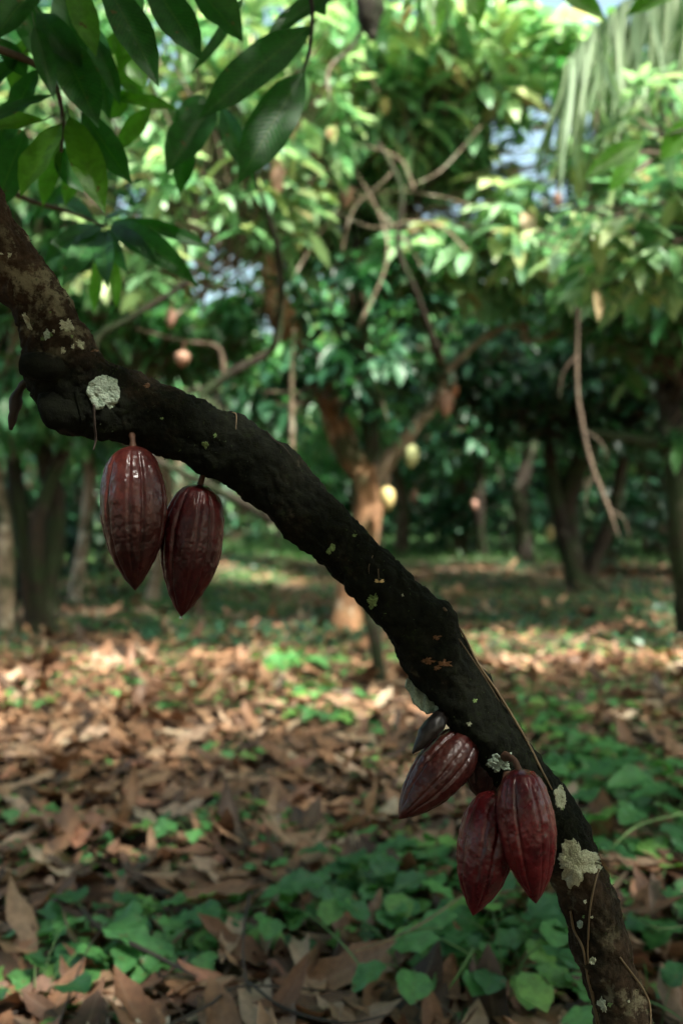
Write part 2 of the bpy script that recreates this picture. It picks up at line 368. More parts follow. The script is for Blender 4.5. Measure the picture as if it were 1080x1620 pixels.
LP = [(P(a, b_, 1.2 + dz), s, h) for a, b_, dz, s, h in LUMPS]
def trunk_disp(p, d, c, r, s, th):
    v = Vector(p)
    q = .0052 * noise.fractal(v * 22, 1., 2., 4) + .0030 * noise.noise(v * 45) + .0020 * noise.fractal(v * 95, 1., 2., 3)
    # plates and cracks
    cr = noise.noise(v * 60 + Vector((0, 0, noise.noise(v * 20) * 2)))
    q += -.0022 * max(0., 1 - abs(cr) * 7)
    q += .0022 * math.sin(3 * th + 9 * s)
    for (lp, rr, h) in LP:
        q += h * math.exp(-float(np.sum((p - lp) ** 2)) / (rr * rr))
    return q
tv, tf, tuv = tube(tp, tr_, seg=110, n=640, disp=trunk_disp)
mb, n, b, out = mat('leaning_trunk_bark')
co = n.nodes.new('ShaderNodeTexCoord').outputs['Object']; se = n.nodes.new('ShaderNodeSeparateXYZ'); n.links.new(co, se.inputs[0])
a = nz(n, 16, 7, .68); fine = nz(n, 140, 5, .72)
c = ramp(n, a, [(.3, (.028, .018, .012)), (.55, (.075, .05, .032)), (.75, (.13, .095, .06))])
c = mixc(n, 1., c, ramp(n, fine, [(.3, (.45, .45, .45)), (.7, (1.3, 1.25, 1.2))]), 'MULTIPLY')
# dark moss and painted shade on the middle stretch, thinner above and below
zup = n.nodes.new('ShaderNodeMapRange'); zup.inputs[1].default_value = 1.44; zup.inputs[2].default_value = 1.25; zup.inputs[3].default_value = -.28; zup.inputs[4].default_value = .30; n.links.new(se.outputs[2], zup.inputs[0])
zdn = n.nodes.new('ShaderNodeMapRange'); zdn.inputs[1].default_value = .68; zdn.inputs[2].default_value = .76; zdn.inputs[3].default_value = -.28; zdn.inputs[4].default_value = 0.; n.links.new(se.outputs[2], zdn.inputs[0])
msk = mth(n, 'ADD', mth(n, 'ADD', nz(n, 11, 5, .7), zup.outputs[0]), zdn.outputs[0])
moss_shade = ramp(n, msk, [(.36, (0, 0, 0)), (.72, (1, 1, 1))])
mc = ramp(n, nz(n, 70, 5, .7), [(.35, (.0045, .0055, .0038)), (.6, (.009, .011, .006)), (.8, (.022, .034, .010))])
c = mixc(n, moss_shade, c, mc)
bl = mth(n, 'MULTIPLY', ramp(n, nz(n, 38, 6, .68), [(.52, (0, 0, 0)), (.60, (1, 1, 1))]), ramp(n, nz(n, 9, 3), [(.46, (0, 0, 0)), (.58, (1, 1, 1))]))
bl = mth(n, 'MULTIPLY', bl, mth(n, 'SUBTRACT', 1., mth(n, 'MULTIPLY', moss_shade, .97)))
c = mixc(n, mth(n, 'MULTIPLY', bl, .7), c, (.30, .28, .18))
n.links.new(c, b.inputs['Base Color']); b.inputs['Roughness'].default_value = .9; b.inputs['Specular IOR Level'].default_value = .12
bump(n, mth(n, 'ADD', a, mth(n, 'MULTIPLY', fine, .5)), b, 1., .006)
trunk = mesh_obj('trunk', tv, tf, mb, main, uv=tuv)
bvh = BVHTree.FromPolygons([Vector(v) for v in tv], tf.tolist())
CO = Vector((0, 0, CAMH))
def hit(px, py):
    d = Vector(P(px, py, 1.)) - CO; d.normalize()
    loc, nr, i, dist = bvh.ray_cast(CO, d)
    if loc is None:
        loc, nr, i, dist = bvh.find_nearest(Vector(P(px, py, 1.18)))
    if nr.dot(d) > 0: nr = -nr
    return np.array(loc), np.array(nr)

def patch(name, px, py, rx, ry, m, rot=0., lobes=.16, thick=.0013, seed=0, notch=None, label=None):
    """a crust growing on the bark: lobed outline, raised rim, sunk edge"""
    na, nr_ = 96, 16; V = []; cr, sr = math.cos(rot), math.sin(rot)
    for i in range(nr_):
        f = (i + .02) / (nr_ - 1)
        for k in range(na):
            t = k / na * 6.2832
            e = 1 + lobes * noise.noise(Vector((math.cos(t) * 1.4, math.sin(t) * 1.4, seed))) * 1.6 + lobes * .8 * noise.noise(Vector((math.cos(t) * 5, math.sin(t) * 5, seed + 3))) + .05 * noise.noise(Vector((math.cos(t) * 16, math.sin(t) * 16, seed + 5)))
            if notch:
                for na_, nw, nd in notch:
                    dd = math.atan2(math.sin(t - na_), math.cos(t - na_)); e *= 1 - nd * math.exp(-(dd / nw) ** 2)
            x, y = rx * f * e * math.cos(t), ry * f * e * math.sin(t)
            loc, nn = hit(px + x * cr - y * sr, py + x * sr + y * cr)
            g = 1.0 if f < .86 else (1 - f) / .14
            h = thick * (.55 + .45 * f) * (.8 + .9 * noise.noise(Vector(loc) * 260)) * g - .0012 * (1 - g)
            V.append(loc + nn * h)
    V.append(hit(px, py)[0] + hit(px, py)[1] * thick * .6)
    F = [(i * na + k, i * na + (k + 1) % na, (i + 1) * na + (k + 1) % na, (i + 1) * na + k) for i in range(nr_ - 1) for k in range(na)]
    F += [(len(V) - 1, (k + 1) % na, k) for k in range(na)]
    o = mesh_obj(name, V, F, m, trunk)
    if label: o['label'] = label
    return o
patch('lichen_patch', 165, 621, 29, 30, M['lichen'], seed=1, lobes=.13, notch=[(1.45, .13, .35)], label='round grey-green lichen with a scalloped edge')
patch('lichen_patch', 912, 1360, 35, 39, M['lichen_cream'], seed=9, lobes=.3, notch=[(-.75, .35, .45), (.9, .2, .2)], label='large cream lichen beside the lowest pod')
patch('lichen_patch', 886, 1262, 9, 21, M['lichen_cream'], seed=14, lobes=.35, rot=-.1)
patch('lichen_patch', 790, 1206, 20, 15, M['lichen'], seed=17, lobes=.4, rot=-.3)
patch('lichen_patch', 75, 530, 6, 8, M['lichen'], seed=21, lobes=.3); patch('lichen_patch', 43, 508, 5, 14, M['lichen_cream'], seed=22, lobes=.4, rot=-.4)
patch('lichen_patch', 590, 950, 8, 12, M['lichen_moss'], seed=26, lobes=.5); patch('lichen_patch', 526, 866, 5, 6, M['lichen_moss'], seed=27)
patch('lichen_patch', 917, 1462, 5, 7, M['lichen'], seed=28, lobes=.3); patch('lichen_patch', 937, 1520, 5, 7, M['lichen_cream'], seed=29, lobes=.3)
patch('lichen_patch', 952, 1590, 7, 13, M['lichen_cream'], seed=31, lobes=.4, rot=-.4)
patch('lichen_patch', 105, 515, 12, 9, M['lichen_cream'], seed=33, lobes=.6, rot=.4, thick=.0012); patch('lichen_patch', 128, 545, 9, 5, M['lichen_cream'], seed=36, lobes=.6, rot=.3, thick=.0012)
rl = random.Random(5)
for q in range(26):                       # scattered small crusts along the stem
    k_ = rl.choice([(20, 420), (60, 500), (90, 530), (250, 640), (350, 690), (540, 860), (640, 960), (760, 1120), (880, 1290), (930, 1440), (960, 1560), (970, 1600)])
    rr_ = rl.uniform(1.2, 4.5); patch('lichen_patch', k_[0] + rl.uniform(-26, 26), k_[1] + rl.uniform(-26, 26), rr_, rr_ * rl.uniform(.6, 1.4), rl.choice([M['lichen_moss'], M['lichen_cream'], M['lichen_moss']]), seed=60 + q, lobes=.6, thick=.0007)
for (x, y, s, q) in ((690, 1008, 6, 40), (703, 1050, 9, 42), (676, 1045, 8, 41), (690, 1056, 6, 49), (150, 555, 4, 43), (233, 610, 5, 44)):
    patch('bark_scar', x, y, s, s * .6, M['sap'], seed=q, lobes=.9, thick=.0008)
# bracket-like lichen flap under the trunk
fl = []
for i in range(22):
    t = i / 21
    for j in range(9):
        u = j / 8; x = 640 + 60 * t + 4; y = 1072 + 45 * t + (12 + 22 * math.sin(math.pi * min(1, t * .62 + .3))) * u * math.sin(math.pi * min(1, .08 + .9 * t)) ** .6
        fl.append(P(x - 2 * u + 1.5 * math.sin(t * 21), y + 1.2 * math.sin(t * 33 + 1), 1.20 - .012 * u + .003 * math.sin(t * 20)))
fi = [(i * 9 + j, i * 9 + j + 1, (i + 1) * 9 + j + 1, (i + 1) * 9 + j) for i in range(21) for j in range(8)]
o = mesh_obj('lichen_flap', fl, fi, M['lichen'], trunk); sm = o.modifiers.new('s', 'SOLIDIFY'); sm.thickness = .002; o['label'] = 'pale green leafy lichen lifting off the underside'

def strand(name, pix, r, m, parent, off=.003, onb=True, n=60, bump_=.2, label=None, d=1.2):
    pts = []
    for q in pix:
        if onb and len(q) == 2: l, nn = hit(*q); pts.append(l + nn * off * .5)
        else: pts.append(P(q[0], q[1], q[2] if len(q) > 2 else d))
    v, f, u = tube(pts, [r] * (len(pts) - 1) + [r * .5], seg=7, n=n, bump=bump_, freq=150)
    o = mesh_obj(name, v, f, m, parent, uv=u)
    if label: o['label'] = label
    return o
strand('climbing_root', [(700, 962), (728, 1000), (755, 1052), (790, 1103), (830, 1170), (853, 1215), (872, 1250)], .0016, M['vine'], trunk, label='tan climbing root along the upper edge')
strand('climbing_root', [(945, 1375), (938, 1400), (932, 1440), (930, 1490), (931, 1520), (938, 1570), (952, 1640)], .0012, M['vine'], trunk)
strand('climbing_root', [(902, 1440), (908, 1470), (922, 1500), (930, 1545), (940, 1590), (948, 1650)], .0016, M['vine'], trunk)
strand('climbing_root', [(1010, 1540), (1022, 1580), (1026, 1640)], .0014, M['vine'], trunk)
strand('loose_rootlet', [(425, 668), (437, 690), (448, 706, 1.17), (462, 722, 1.17)], .0006, M['twig_dark'], trunk)
strand('loose_rootlet', [(370, 645), (374, 658), (373, 680)], .0007, M['vine'], trunk)
strand('loose_rootlet', [(149, 640, 1.12), (150, 672, 1.13), (152, 695, 1.14), (148, 712, 1.14)], .0014, M['twig_dark'], trunk)
strand('loose_rootlet', [(590, 880), (583, 895), (584, 908)], .0004, M['vine'], trunk); strand('loose_rootlet', [(598, 900, 1.13), (599, 918, 1.13)], .0004, M['vine'], trunk)
strand('loose_rootlet', [(725, 1010, 1.17), (760, 1062, 1.17), (790, 1110, 1.17)], .0005, M['vine'], trunk)
# old cut stubs at the elbow
def stub(pix, rad, m=mb):
    pts = [P(*q) for q in pix]
    v, f, u = tube(pts, [x / FPX * 1.18 for x in rad], seg=48, n=40, bump=.22, freq=30)
    o = mesh_obj('branch_stub', v, f, m, trunk, uv=u); return o
stub([(105, 580, 1.17), (72, 579, 1.14), (52, 578, 1.135), (36, 576, 1.135)], [24, 22, 21, 17])
stub([(130, 640, 1.19), (105, 645, 1.18), (86, 650, 1.17), (70, 655, 1.17)], [54, 48, 38, 22])
v, f, u = tube([P(60, 590, 1.19), P(35, 612, 1.2), P(24, 640, 1.2), P(17, 680, 1.2)], [.004, .005, .0075, .002], seg=12, n=24, bump=.4, freq=60)
mesh_obj('dried_husk', v, f, M['twig_dark'], trunk, uv=u)
# tiny dried flower hanging from a thread
fb, ff, fu = leaves(np.repeat([P(600, 921, 1.125)], 6, 0), np.array([[math.cos(a_), 0, .35 + .25 * math.sin(a_ * 3)] for a_ in np.linspace(-.2, 3.3, 6)]), [0, -1, .2], .0062, .0026, .5, rows=5, cols=3)
mesh_obj('dried_flower', fb, ff, simple('dry_petal', (.55, .40, .17)), trunk, uv=fu)
# moss fringe on the sky-facing edge of the trunk
mb_, ma_, mn_ = [], [], []
for i in range(2600):
    k = int(R.integers(40, 560)); j = int(R.integers(0, 110)); p = tv[k * 110 + j]
    c_ = tv[k * 110:(k + 1) * 110].mean(0); d = unit(p - c_)
    if d[2] < .1 and R.random() < .75: continue
    mb_.append(p - d * .0006); ma_.append(d + R.normal(0, .5, 3)); mn_.append(R.normal(0, 1, 3))
v, f, u = leaves(np.array(mb_), np.array(ma_), np.array(mn_), R.uniform(.0015, .005, len(mb_)), .0011, .6, rows=3, cols=2, kind='strap')
mesh_obj('moss', v, f, leaf_mat('moss_tuft', [(0, (.012, .02, .006)), (1, (.05, .08, .02))], .3, .8), trunk, uv=u)

# ------------------------------------------------------------------ pods
PR_T = [0, .012, .035, .08, .15, .25, .37, .48, .60, .72, .82, .90, .95, .985, 1.]
PR_R = [.14, .32, .50, .68, .83, .95, 1., .99, .91, .76, .57, .36, .21, .085, .02]
def pod(top, tip, hw, d0, d1, m, label, spin=0., stalk=None, seed=0, res=(150, 200), cat='cacao pod', grp='ripe cacao pods', srad=.0034):
    A = P(top[0], top[1], d0); B = P(tip[0], tip[1], d1); L = np.linalg.norm(B - A); ax = unit(B - A)
    root = tag(empty('cacao_pod', tuple(A)), label, cat, grp)
    s = unit(np.cross(ax, [0, 1, 0])); w = np.cross(ax, s); Rm = hw / FPX * (d0 + d1) / 2
    nt_, na = res; V = np.zeros((nt_, na, 3)); T = 1 - (1 - np.linspace(0, 1, nt_)) ** 1.0
    T = np.where(T < .5, T, T)
    rr = np.interp(T, PR_T, PR_R)
    for _ in range(3): rr[1:-1] = (rr[:-2] + 2 * rr[1:-1] + rr[2:]) / 4
    bx, by = noise.noise(Vector((seed, 1, 2))) * .05, noise.noise(Vector((seed, 5, 2))) * .05
    for i, t in enumerate(T):
        env = min(1, t * 9) * min(1, (1 - t) * 6)
        for j in range(na):
            th = j / na * 6.2832
            g = 0
            for q in range(10):
                ce = q * .62832 + spin + (.085 if q % 2 else -.085) + .05 * noise.noise(Vector((q * 3.3, t * 2.2, seed)))
                dd = math.atan2(math.sin(th - ce), math.cos(th - ce))
                g += (.085 if q % 2 else .060) * math.exp(-(dd / .07) ** 2)
            r = Rm * rr[i] * (1 - g * env + .022 * env * math.cos(5 * (th - spin) + .0))
            dr = math.cos(th) * s + math.sin(th) * w
            p = A + ax * L * t + dr * r
            v = Vector(p)
            wart = noise.noise(Vector((p[0] * 120, p[1] * 120, p[2] * 80 + seed * 7))) * .0011 + noise.noise(v * 260 + Vector((seed, 0, 0))) * .0004 + noise.noise(v * 30 + Vector((seed, 9, 0))) * .0014
            V[i, j] = p + dr * wart * min(1, rr[i] * 2.5) + s * bx * Rm * math.sin(t * 3.14) * 2
    V = V.reshape(-1, 3)
    i, j = np.meshgrid(np.arange(nt_ - 1), np.arange(na), indexing='ij')
    F = np.stack([i * na + j, i * na + (j + 1) % na, (i + 1) * na + (j + 1) % na, (i + 1) * na + j], -1).reshape(-1, 4)
    o = mesh_obj('husk', V, F, m, root)
    if stalk is not None:
        pts = [np.array(stalk[0]) if len(stalk) else A] + [np.array(q) for q in stalk[1:]] + [A + ax * .004]
        v, f, u = tube(pts, [srad * 1.9] + [srad] * (len(pts) - 2) + [srad * 1.25], seg=20, n=26, bump=.18, freq=160)
        mesh_obj('stalk', v, f, M['stalk'], root, uv=u)
    return root
def on(px, py, back=.01): l, nn = hit(px, py); return l - nn * back
pod((211, 706), (214, 934), 52, 1.165, 1.16, M['pod_brown'], 'larger brown cacao pod, left of the two hanging under the upper bend of the trunk', .35, [P(208, 680, 1.18), P(210, 695, 1.17)], 1)
p2 = pod((316, 766), (287, 975), 49, 1.20, 1.20, M['pod_maroon'], 'slimmer maroon cacao pod with a water drop at its tip, right of the upper two', .12, [P(336, 738, 1.195), P(323, 748, 1.20), P(319, 758, 1.20)], 2)
pod((744, 1160), (631, 1295), 42, 1.20, 1.15, M['pod_brown'], 'cacao pod tilted away to the side, outermost of the lower cluster', .5, [P(765, 1150, 1.21), P(754, 1154, 1.205)], 3)
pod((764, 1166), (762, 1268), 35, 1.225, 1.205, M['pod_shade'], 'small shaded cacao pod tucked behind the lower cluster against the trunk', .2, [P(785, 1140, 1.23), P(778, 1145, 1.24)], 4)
pod((787, 1252), (748, 1448), 47, 1.165, 1.145, M['pod_red'], 'dark red cacao pod hanging lowest in the lower cluster', .75, [on(800, 1228), P(797, 1238, 1.165)], 5)
pod((821, 1217), (847, 1429), 46, 1.13, 1.115, M['pod_red'], 'bright red glossy cacao pod overlapping its neighbour beside the cream lichen', .05, [on(806, 1192), P(812, 1202, 1.14)], 6)
# drop
dv, df = [], []
tipB = P(287, 976, 1.20)
for i in range(12):
    t = i / 11; r_ = .0022 * math.sin(math.pi * (t * .92 + .04)) ** .9
    for j in range(16): an = j / 16 * 6.2832; dv.append(tipB + np.array([r_ * math.cos(an), r_ * math.sin(an), .001 - .0048 * t]))
df = [(i * 16 + j, i * 16 + (j + 1) % 16, (i + 1) * 16 + (j + 1) % 16, (i + 1) * 16 + j) for i in range(11) for j in range(16)]
m, n, b, out = mat('water'); b.inputs['Transmission Weight'].default_value = 1; b.inputs['Roughness'].default_value = 0.02; b.inputs['IOR'].default_value = 1.33
mesh_obj('water_drop', dv, df, m, p2)
# withered young pod beside the lower cluster
w = tag(empty('withered_pod', tuple(P(705, 1128, 1.19))), 'shrivelled black young pod above the tilted cacao pod', 'cacao pod')
v, f, u = tube([P(706, 1122, 1.19), P(697, 1135, 1.18), P(682, 1152, 1.17), P(668, 1172, 1.165), P(652, 1192, 1.16)], [.004, .009, .011, .008, .001], seg=40, n=60, bump=.2, freq=40)
mesh_obj('husk', v, f, simple('withered_husk', (.012, .009, .008), .4), w, uv=u)
v, f, u = tube([P(716, 1106, 1.2), P(706, 1124, 1.19)], [.003, .003], seg=10, n=8, bump=.2, freq=100); mesh_obj('stalk', v, f, M['twig_dark'], w, uv=u)

# ------------------------------------------------------------------ hanging leaves close by (the same tree's twigs)
def hand_leaves(name, specs, m, parent, droop=.35, rows=14, cols=7, fold=.22):
    """one object per leaf: (base px, tip px, width px, depth base, depth tip, facing tilt)"""
    out = []
    for (bx, by, tx, ty, wpx, da, db, tl) in specs:
        A = P(bx, by, da); B = P(tx, ty, db); L = np.linalg.norm(B - A); ax = unit(B - A)
        nr_ = unit(np.array([tl, -1., .45])); 
        k = droop * rnd.uniform(.5, 1.3); a_ = unit(ax + nr_ * k * .5)
        v, f, u = leaves([A], [a_], [nr_], L * 1.08, wpx * .87 / FPX * (da + db) / 2, k, fold=rnd.uniform(.12, .4), wave=.10, rows=rows, cols=cols)
        o = mesh_obj(name, v, f, m, parent, uv=u); out.append(o)
        st = A - ax * .0 ; v, f, u = tube([A - ax * .02 + np.array([0, .0, .006]), A, A + ax * .01], [.0016, .0013, .0009], seg=6, n=6); mesh_obj('petiole', v, f, M['stem_green'], o, uv=u)
    return out
def branch_obj(name, pts, rad, m, parent, seg=12, n=None, bump_=.25, freq=20):
    v, f, u = tube(pts, rad, seg=seg, n=n, bump=bump_, freq=freq); return mesh_obj(name, v, f, m, parent, uv=u)
# twig A: upper corner; twig B: whorl; twig C: the big leaves beside it
b1 = branch_obj('branch', [P(-330, -60, 1.25), P(-150, 20, 1.45), P(0, 78, 1.65), P(62, 105, 1.72), P(88, 135, 1.75), P(100, 190, 1.75), P(97, 240, 1.74)], [.012, .009, .007, .006, .005, .004, .003], M['twig'], main, seg=12, n=50)
b2 = branch_obj('branch', [P(-190, -130, 1.3), P(0, -90, 1.5), P(180, -60, 1.7), P(360, -55, 1.9), P(480, -20, 2.0), P(492, 60, 2.0), P(478, 118, 2.0)], [.013, .010, .008, .007, .005, .004, .003], M['twig_dark'], main, seg=12, n=60)
b3 = branch_obj('branch', [P(-300, 250, 1.9), P(-60, 275, 2.0), P(50, 318, 2.1), P(110, 335, 2.15), P(165, 358, 2.2)], [.009, .007, .005, .004, .003], M['twig'], main, n=36)
hand_leaves('leaf', [
    (75, -40, -8, 62, 62, 1.7, 1.65, .3), (60, 20, 128, 105, 55, 1.75, 1.7, -.2), (92, 60, 152, 192, 78, 1.75, 1.65, .1), (30, 95, -30, 145, 40, 1.7, 1.7, .2),
    (165, -30, 245, 126, 74, 1.65, 1.6, .1), (235, -35, 314, 86, 70, 1.7, 1.65, -.2), (285, -45, 378, 58, 90, 1.75, 1.8, .2),
    (85, 150, -25, 196, 30, 1.72, 1.6, 0), (150, 60, 188, 160, 36, 1.8, 1.75, .1), (55, 40, 84, 150, 40, 1.66, 1.62, .2), (0, 60, 40, 120, 40, 1.7, 1.7, .1), (250, -40, 262, 40, 36, 1.8, 1.8, 0), (40, 210, -5, 325, 70, 1.8, 1.8, .3), (130, 175, 203, 282, 56, 1.78, 1.75, -.4), (100, -20, 118, 118, 70, 1.85, 1.85, .2), (150, 40, 172, 180, 60, 1.9, 1.85, -.2), (20, -20, 70, 100, 66, 1.85, 1.85, .3), (60, 110, 20, 190, 50, 1.8, 1.8, 0), (210, -40, 200, 80, 60, 1.9, 1.9, .2), (30, 150, -25, 290, 66, 1.9, 1.9, .1), (90, 230, 130, 300, 50, 2.0, 2.0, -.1), (20, 200, 35, 240, 40, 1.9, 1.9, .1)], M['leaf_near'], b1)
hand_leaves('leaf', [(112, -35, 150, 82, 52, 1.66, 1.64, .1), (150, 90, 215, 60, 44, 2.0, 2.0, .2), (160, 110, 225, 150, 44, 2.0, 2.0, .2), (185, 40, 226, 134, 58, 1.95, 1.95, .1), (110, 185, 163, 328, 62, 1.74, 1.68, .1), (70, 190, -30, 205, 42, 1.7, 1.66, .1), (98, 195, 38, 303, 66, 1.7, 1.66, -.2), (230, 20, 190, 110, 40, 1.85, 1.85, .1), (160, 150, 275, 172, 34, 2., 2., .2), (95, 215, 70, 320, 40, 2., 2., .2), (200, 150, 175, 185, 40, 2., 2., .2), (40, 60, 20, 140, 40, 1.95, 1.95, .2), (240, 170, 190, 235, 40, 2.1, 2.1, .2), (5, 190, -10, 260, 50, 1.95, 1.95, 0), (130, 240, 105, 320, 36, 2.1, 2.1, .2)], M['leaf_near_yellow'], b1)
hand_leaves('leaf', [(492, 42, 326, 180, 78, 2., 1.85, .4), (480, 114, 384, 278, 84, 1.98, 1.9, .35), (385, -5, 308, 108, 24, 1.9, 1.85, 2.2), (545, -15, 425, 62, 48, 2.1, 2.0, 0), (338, 165, 268, 268, 76, 2.2, 2.1, .2), (322, 150, 285, 225, 60, 2.25, 2.2, .5), (350, 170, 400, 280, 44, 2.3, 2.2, -.4), (300, 200, 285, 300, 46, 2.3, 2.3, .2), (470, -30, 512, 22, 50, 2.1, 2.1, .1)], M['leaf_near'], b2)
hand_leaves('leaf', [(165, 358, 74, 402, 46, 2.2, 2.05, 0), (160, 362, 104, 440, 46, 2.2, 2.0, .3), (166, 364, 168, 442, 38, 2.2, 2.0, 0), (170, 362, 200, 428, 30, 2.2, 2.1, -.5), (175, 358, 245, 412, 34, 2.2, 2.1, -.3), (178, 352, 308, 448, 50, 2.2, 2.1, -.2), (180, 350, 330, 395, 34, 2.25, 2.25, -.1), (165, 350, 225, 335, 26, 2.2, 2.4, 0), (150, 350, 95, 330, 30, 2.2, 2.4, 0), (120, 290, 60, 345, 40, 2.3, 2.3, 0)], M['leaf_near'], b3, droop=.7)
hand_leaves('leaf', [(160, 400, 150, 488, 26, 2.4, 2.4, 0), (180, 400, 184, 482, 24, 2.4, 2.4, .3)], M['leaf_near_yellow'], b3)

# ------------------------------------------------------------------ tree crowns
GAPS = [(825, 235, 52), (870, 175, 34), (780, 185, 18), (340, 400, 34), (315, 455, 24), (225, 295, 22), (200, 330, 26), (150, 240, 26), (120, 185, 22), (925, 180, 24), (960, 15, 30), (400, 30, 22), (450, 5, 20), (1010, 520, 8), (790, 110, 10), (640, 60, 10)]
def crown_arrays(ells, leaf, seed, droop=.8, hub=None, twigs=True, hang=.5, rows=4, wr=.36, per=(5, 8)):
    r = np.random.default_rng(seed); C = []
    for (c, rad, n_) in ells:
        d = unit(r.normal(size=(n_, 3))); rr = r.uniform(.25, 1, n_) ** .45
        C.append(np.asarray(c) + d * rr[:, None] * np.asarray(rad))
    C = np.concatenate(C); cent = np.mean([e[0] for e in ells], 0) if hub is None else np.asarray(hub)
    q = C - np.array([0, 0, CAMH]); yy = np.maximum(q[:, 1], .3); qx, qy = 540 + FPX * q[:, 0] / yy, HOR - FPX * q[:, 2] / yy
    ok = C[:, 2] > .12                       # crowns are thin where the sky breaks through
    for gx_, gy_, gr_ in GAPS: ok &= ~((np.hypot(qx - gx_, qy - gy_) < gr_ + leaf * 330 / yy) & (q[:, 1] > 3) & (r.random(len(C)) < .90))
    C = C[ok]
    B, A, Nn = [], [], []
    for c in C:
        k = int(r.integers(*per)); ph = r.uniform(0, 6.3); tilt = r.normal(0, .28, 3)
        for q in range(k):
            an = ph + q * 6.2832 / k + r.normal(0, .25); dn = r.uniform(-.15, hang * 1.6)
            a = np.array([math.cos(an), math.sin(an), -dn]) + tilt
            B.append(c + r.normal(0, .03, 3)); A.append(a); Nn.append(np.array([0, 0, 1.]) + r.normal(0, .25, 3) + .5 * np.array([math.cos(an), math.sin(an), 0]) * dn)
    B, A, Nn = map(np.array, (B, A, Nn)); L = leaf * r.uniform(.55, 1.2, len(B))
    lv = leaves(B, A, Nn, L, L * wr * r.uniform(.8, 1.15, len(B)), r.uniform(.2, 1.1, len(B)) * droop, fold=r.uniform(.1, .45, len(B)), rows=rows, cols=3)
    if not twigs: return join(lv)
    dirc = unit(cent - C); tw = prisms(C, C + dirc * r.uniform(.25, .8, len(C))[:, None] + r.normal(0, .08, C.shape), .004, .012)
    return join(lv, tw)
def crown(parent, ells, leaf, m, seed, name='crown', **k):
    V, F, U, MI = crown_arrays(ells, leaf, seed, **k)
    return mesh_obj(name, V, F, [m, M['twig']], parent, uv=U, mi=MI)
def pxl(pts, d=None): return [P(q[0], q[1], q[2] if len(q) > 2 else d) for q in pts]
def pr(rs, d): return [r_ / FPX * d for r_ in rs]
def hanging_pod(px, py, wpx, hpx, d, m, label, parent_tree=None, up=14):
    A = P(px, py - hpx / 2, d)
    pod((px, py - hpx / 2), (px + rnd.uniform(-3, 3), py + hpx / 2), wpx / 2, d, d, m, label, rnd.random(), [P(px + 3, py - hpx / 2 - up, d), P(px + 1, py - hpx / 2 - up / 2, d)], rnd.random() * 9, (26, 40), grp=None, srad=.006)

# --- T1: forked tree in the middle distance
d = 8.6; t1 = tag(empty('cacao_tree', tuple(G(560, 998))), 'forked cacao tree with reddish lower trunk and sunlit crown behind the leaning trunk', 'tree', 'cacao trees')
branch_obj('trunk', pxl([(556, 1012), (556, 985), (562, 920), (572, 860), (580, 800), (572, 740)], d), pr([44, 30, 27, 25, 23, 22], d), M['bark_orange'], t1, 20, 30, .2, 4)
branch_obj('limb', pxl([(578, 790), (598, 752), (640, 695), (690, 632), (700, 590), (672, 505), (630, 395), (634, 300), (598, 225)], d), pr([15, 13, 11, 9, 8, 7, 6, 5, 3], d), M['bark_pale'], t1, 12, 60, .25, 6)
branch_obj('limb', pxl([(572, 750), (545, 700), (515, 625), (478, 555), (448, 500), (430, 440), (425, 330), (408, 285)], d), pr([22, 22, 20, 22, 24, 16, 8, 5], d), M['bark_orange'], t1, 16, 60, .25, 4)
branch_obj('limb', pxl([(575, 760), (585, 700), (580, 620), (565, 520), (560, 400), (590, 300), (640, 240), (650, 180)], d), pr([12, 11, 14, 15, 9, 6, 4, 3], d), M['bark_shaded'], t1, 12, 50, .25, 5)
branch_obj('limb', pxl([(632, 390), (600, 330), (540, 290), (470, 285)], d), pr([5, 4, 4, 3], d), M['bark_pale'], t1, 8, 24)
branch_obj('limb', pxl([(655, 460), (740, 400), (800, 300), (850, 290)], d), pr([5, 4, 4, 2], d), M['bark_pale'], t1, 8, 24)
branch_obj('limb', pxl([(695, 600), (745, 550), (790, 520), (830, 515), (832, 540), (880, 525), (920, 480)], d), pr([6, 5, 5, 5, 4, 4, 3], d), M['bark_pale'], t1, 8, 40)
branch_obj('limb', pxl([(832, 540), (818, 500), (806, 470)], d), pr([5, 4, 3], d), M['bark_pale'], t1, 8, 16)
for q, (pts_, r0) in enumerate([([(430, 500), (520, 350), (600, 305), (690, 310), (760, 330)], 4), ([(480, 285), (560, 300), (640, 380), (680, 450)], 4), ([(634, 300), (690, 275), (730, 235), (760, 200)], 3), ([(565, 520), (610, 420), (600, 340), (540, 240), (480, 180)], 4),
        ([(598, 225), (620, 270), (560, 330), (540, 400)], 3), ([(448, 500), (380, 430), (350, 340), (300, 300)], 4), ([(600, 150), (560, 80), (520, 40), (500, -20)], 4), ([(655, 300), (630, 250), (560, 230), (500, 245)], 3), ([(740, 400), (700, 360), (650, 350), (590, 360), (520, 330)], 3.5)]):
    branch_obj('twig', pxl(pts_, 7.9 - .1 * q), pr([r0 * (.5 - .08 * z_) for z_ in range(len(pts_))], 8), M['bark_pale'], t1, 7, 24)
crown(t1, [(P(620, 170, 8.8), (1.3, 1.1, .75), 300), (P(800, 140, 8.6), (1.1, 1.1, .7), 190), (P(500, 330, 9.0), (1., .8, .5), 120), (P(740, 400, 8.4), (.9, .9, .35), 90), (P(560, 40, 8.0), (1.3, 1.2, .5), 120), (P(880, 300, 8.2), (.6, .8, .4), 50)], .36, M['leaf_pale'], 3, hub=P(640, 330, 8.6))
crown(t1, [(P(470, 620, 8.0), (.45, .4, .3), 16), (P(610, 600, 8.2), (.4, .4, .4), 16), (P(560, 460, 8.0), (.7, .4, .3), 34), (P(520, 560, 7.8), (.5, .4, .2), 12)], .26, M['leaf_dark'], 31, hub=P(570, 560, 8.6))
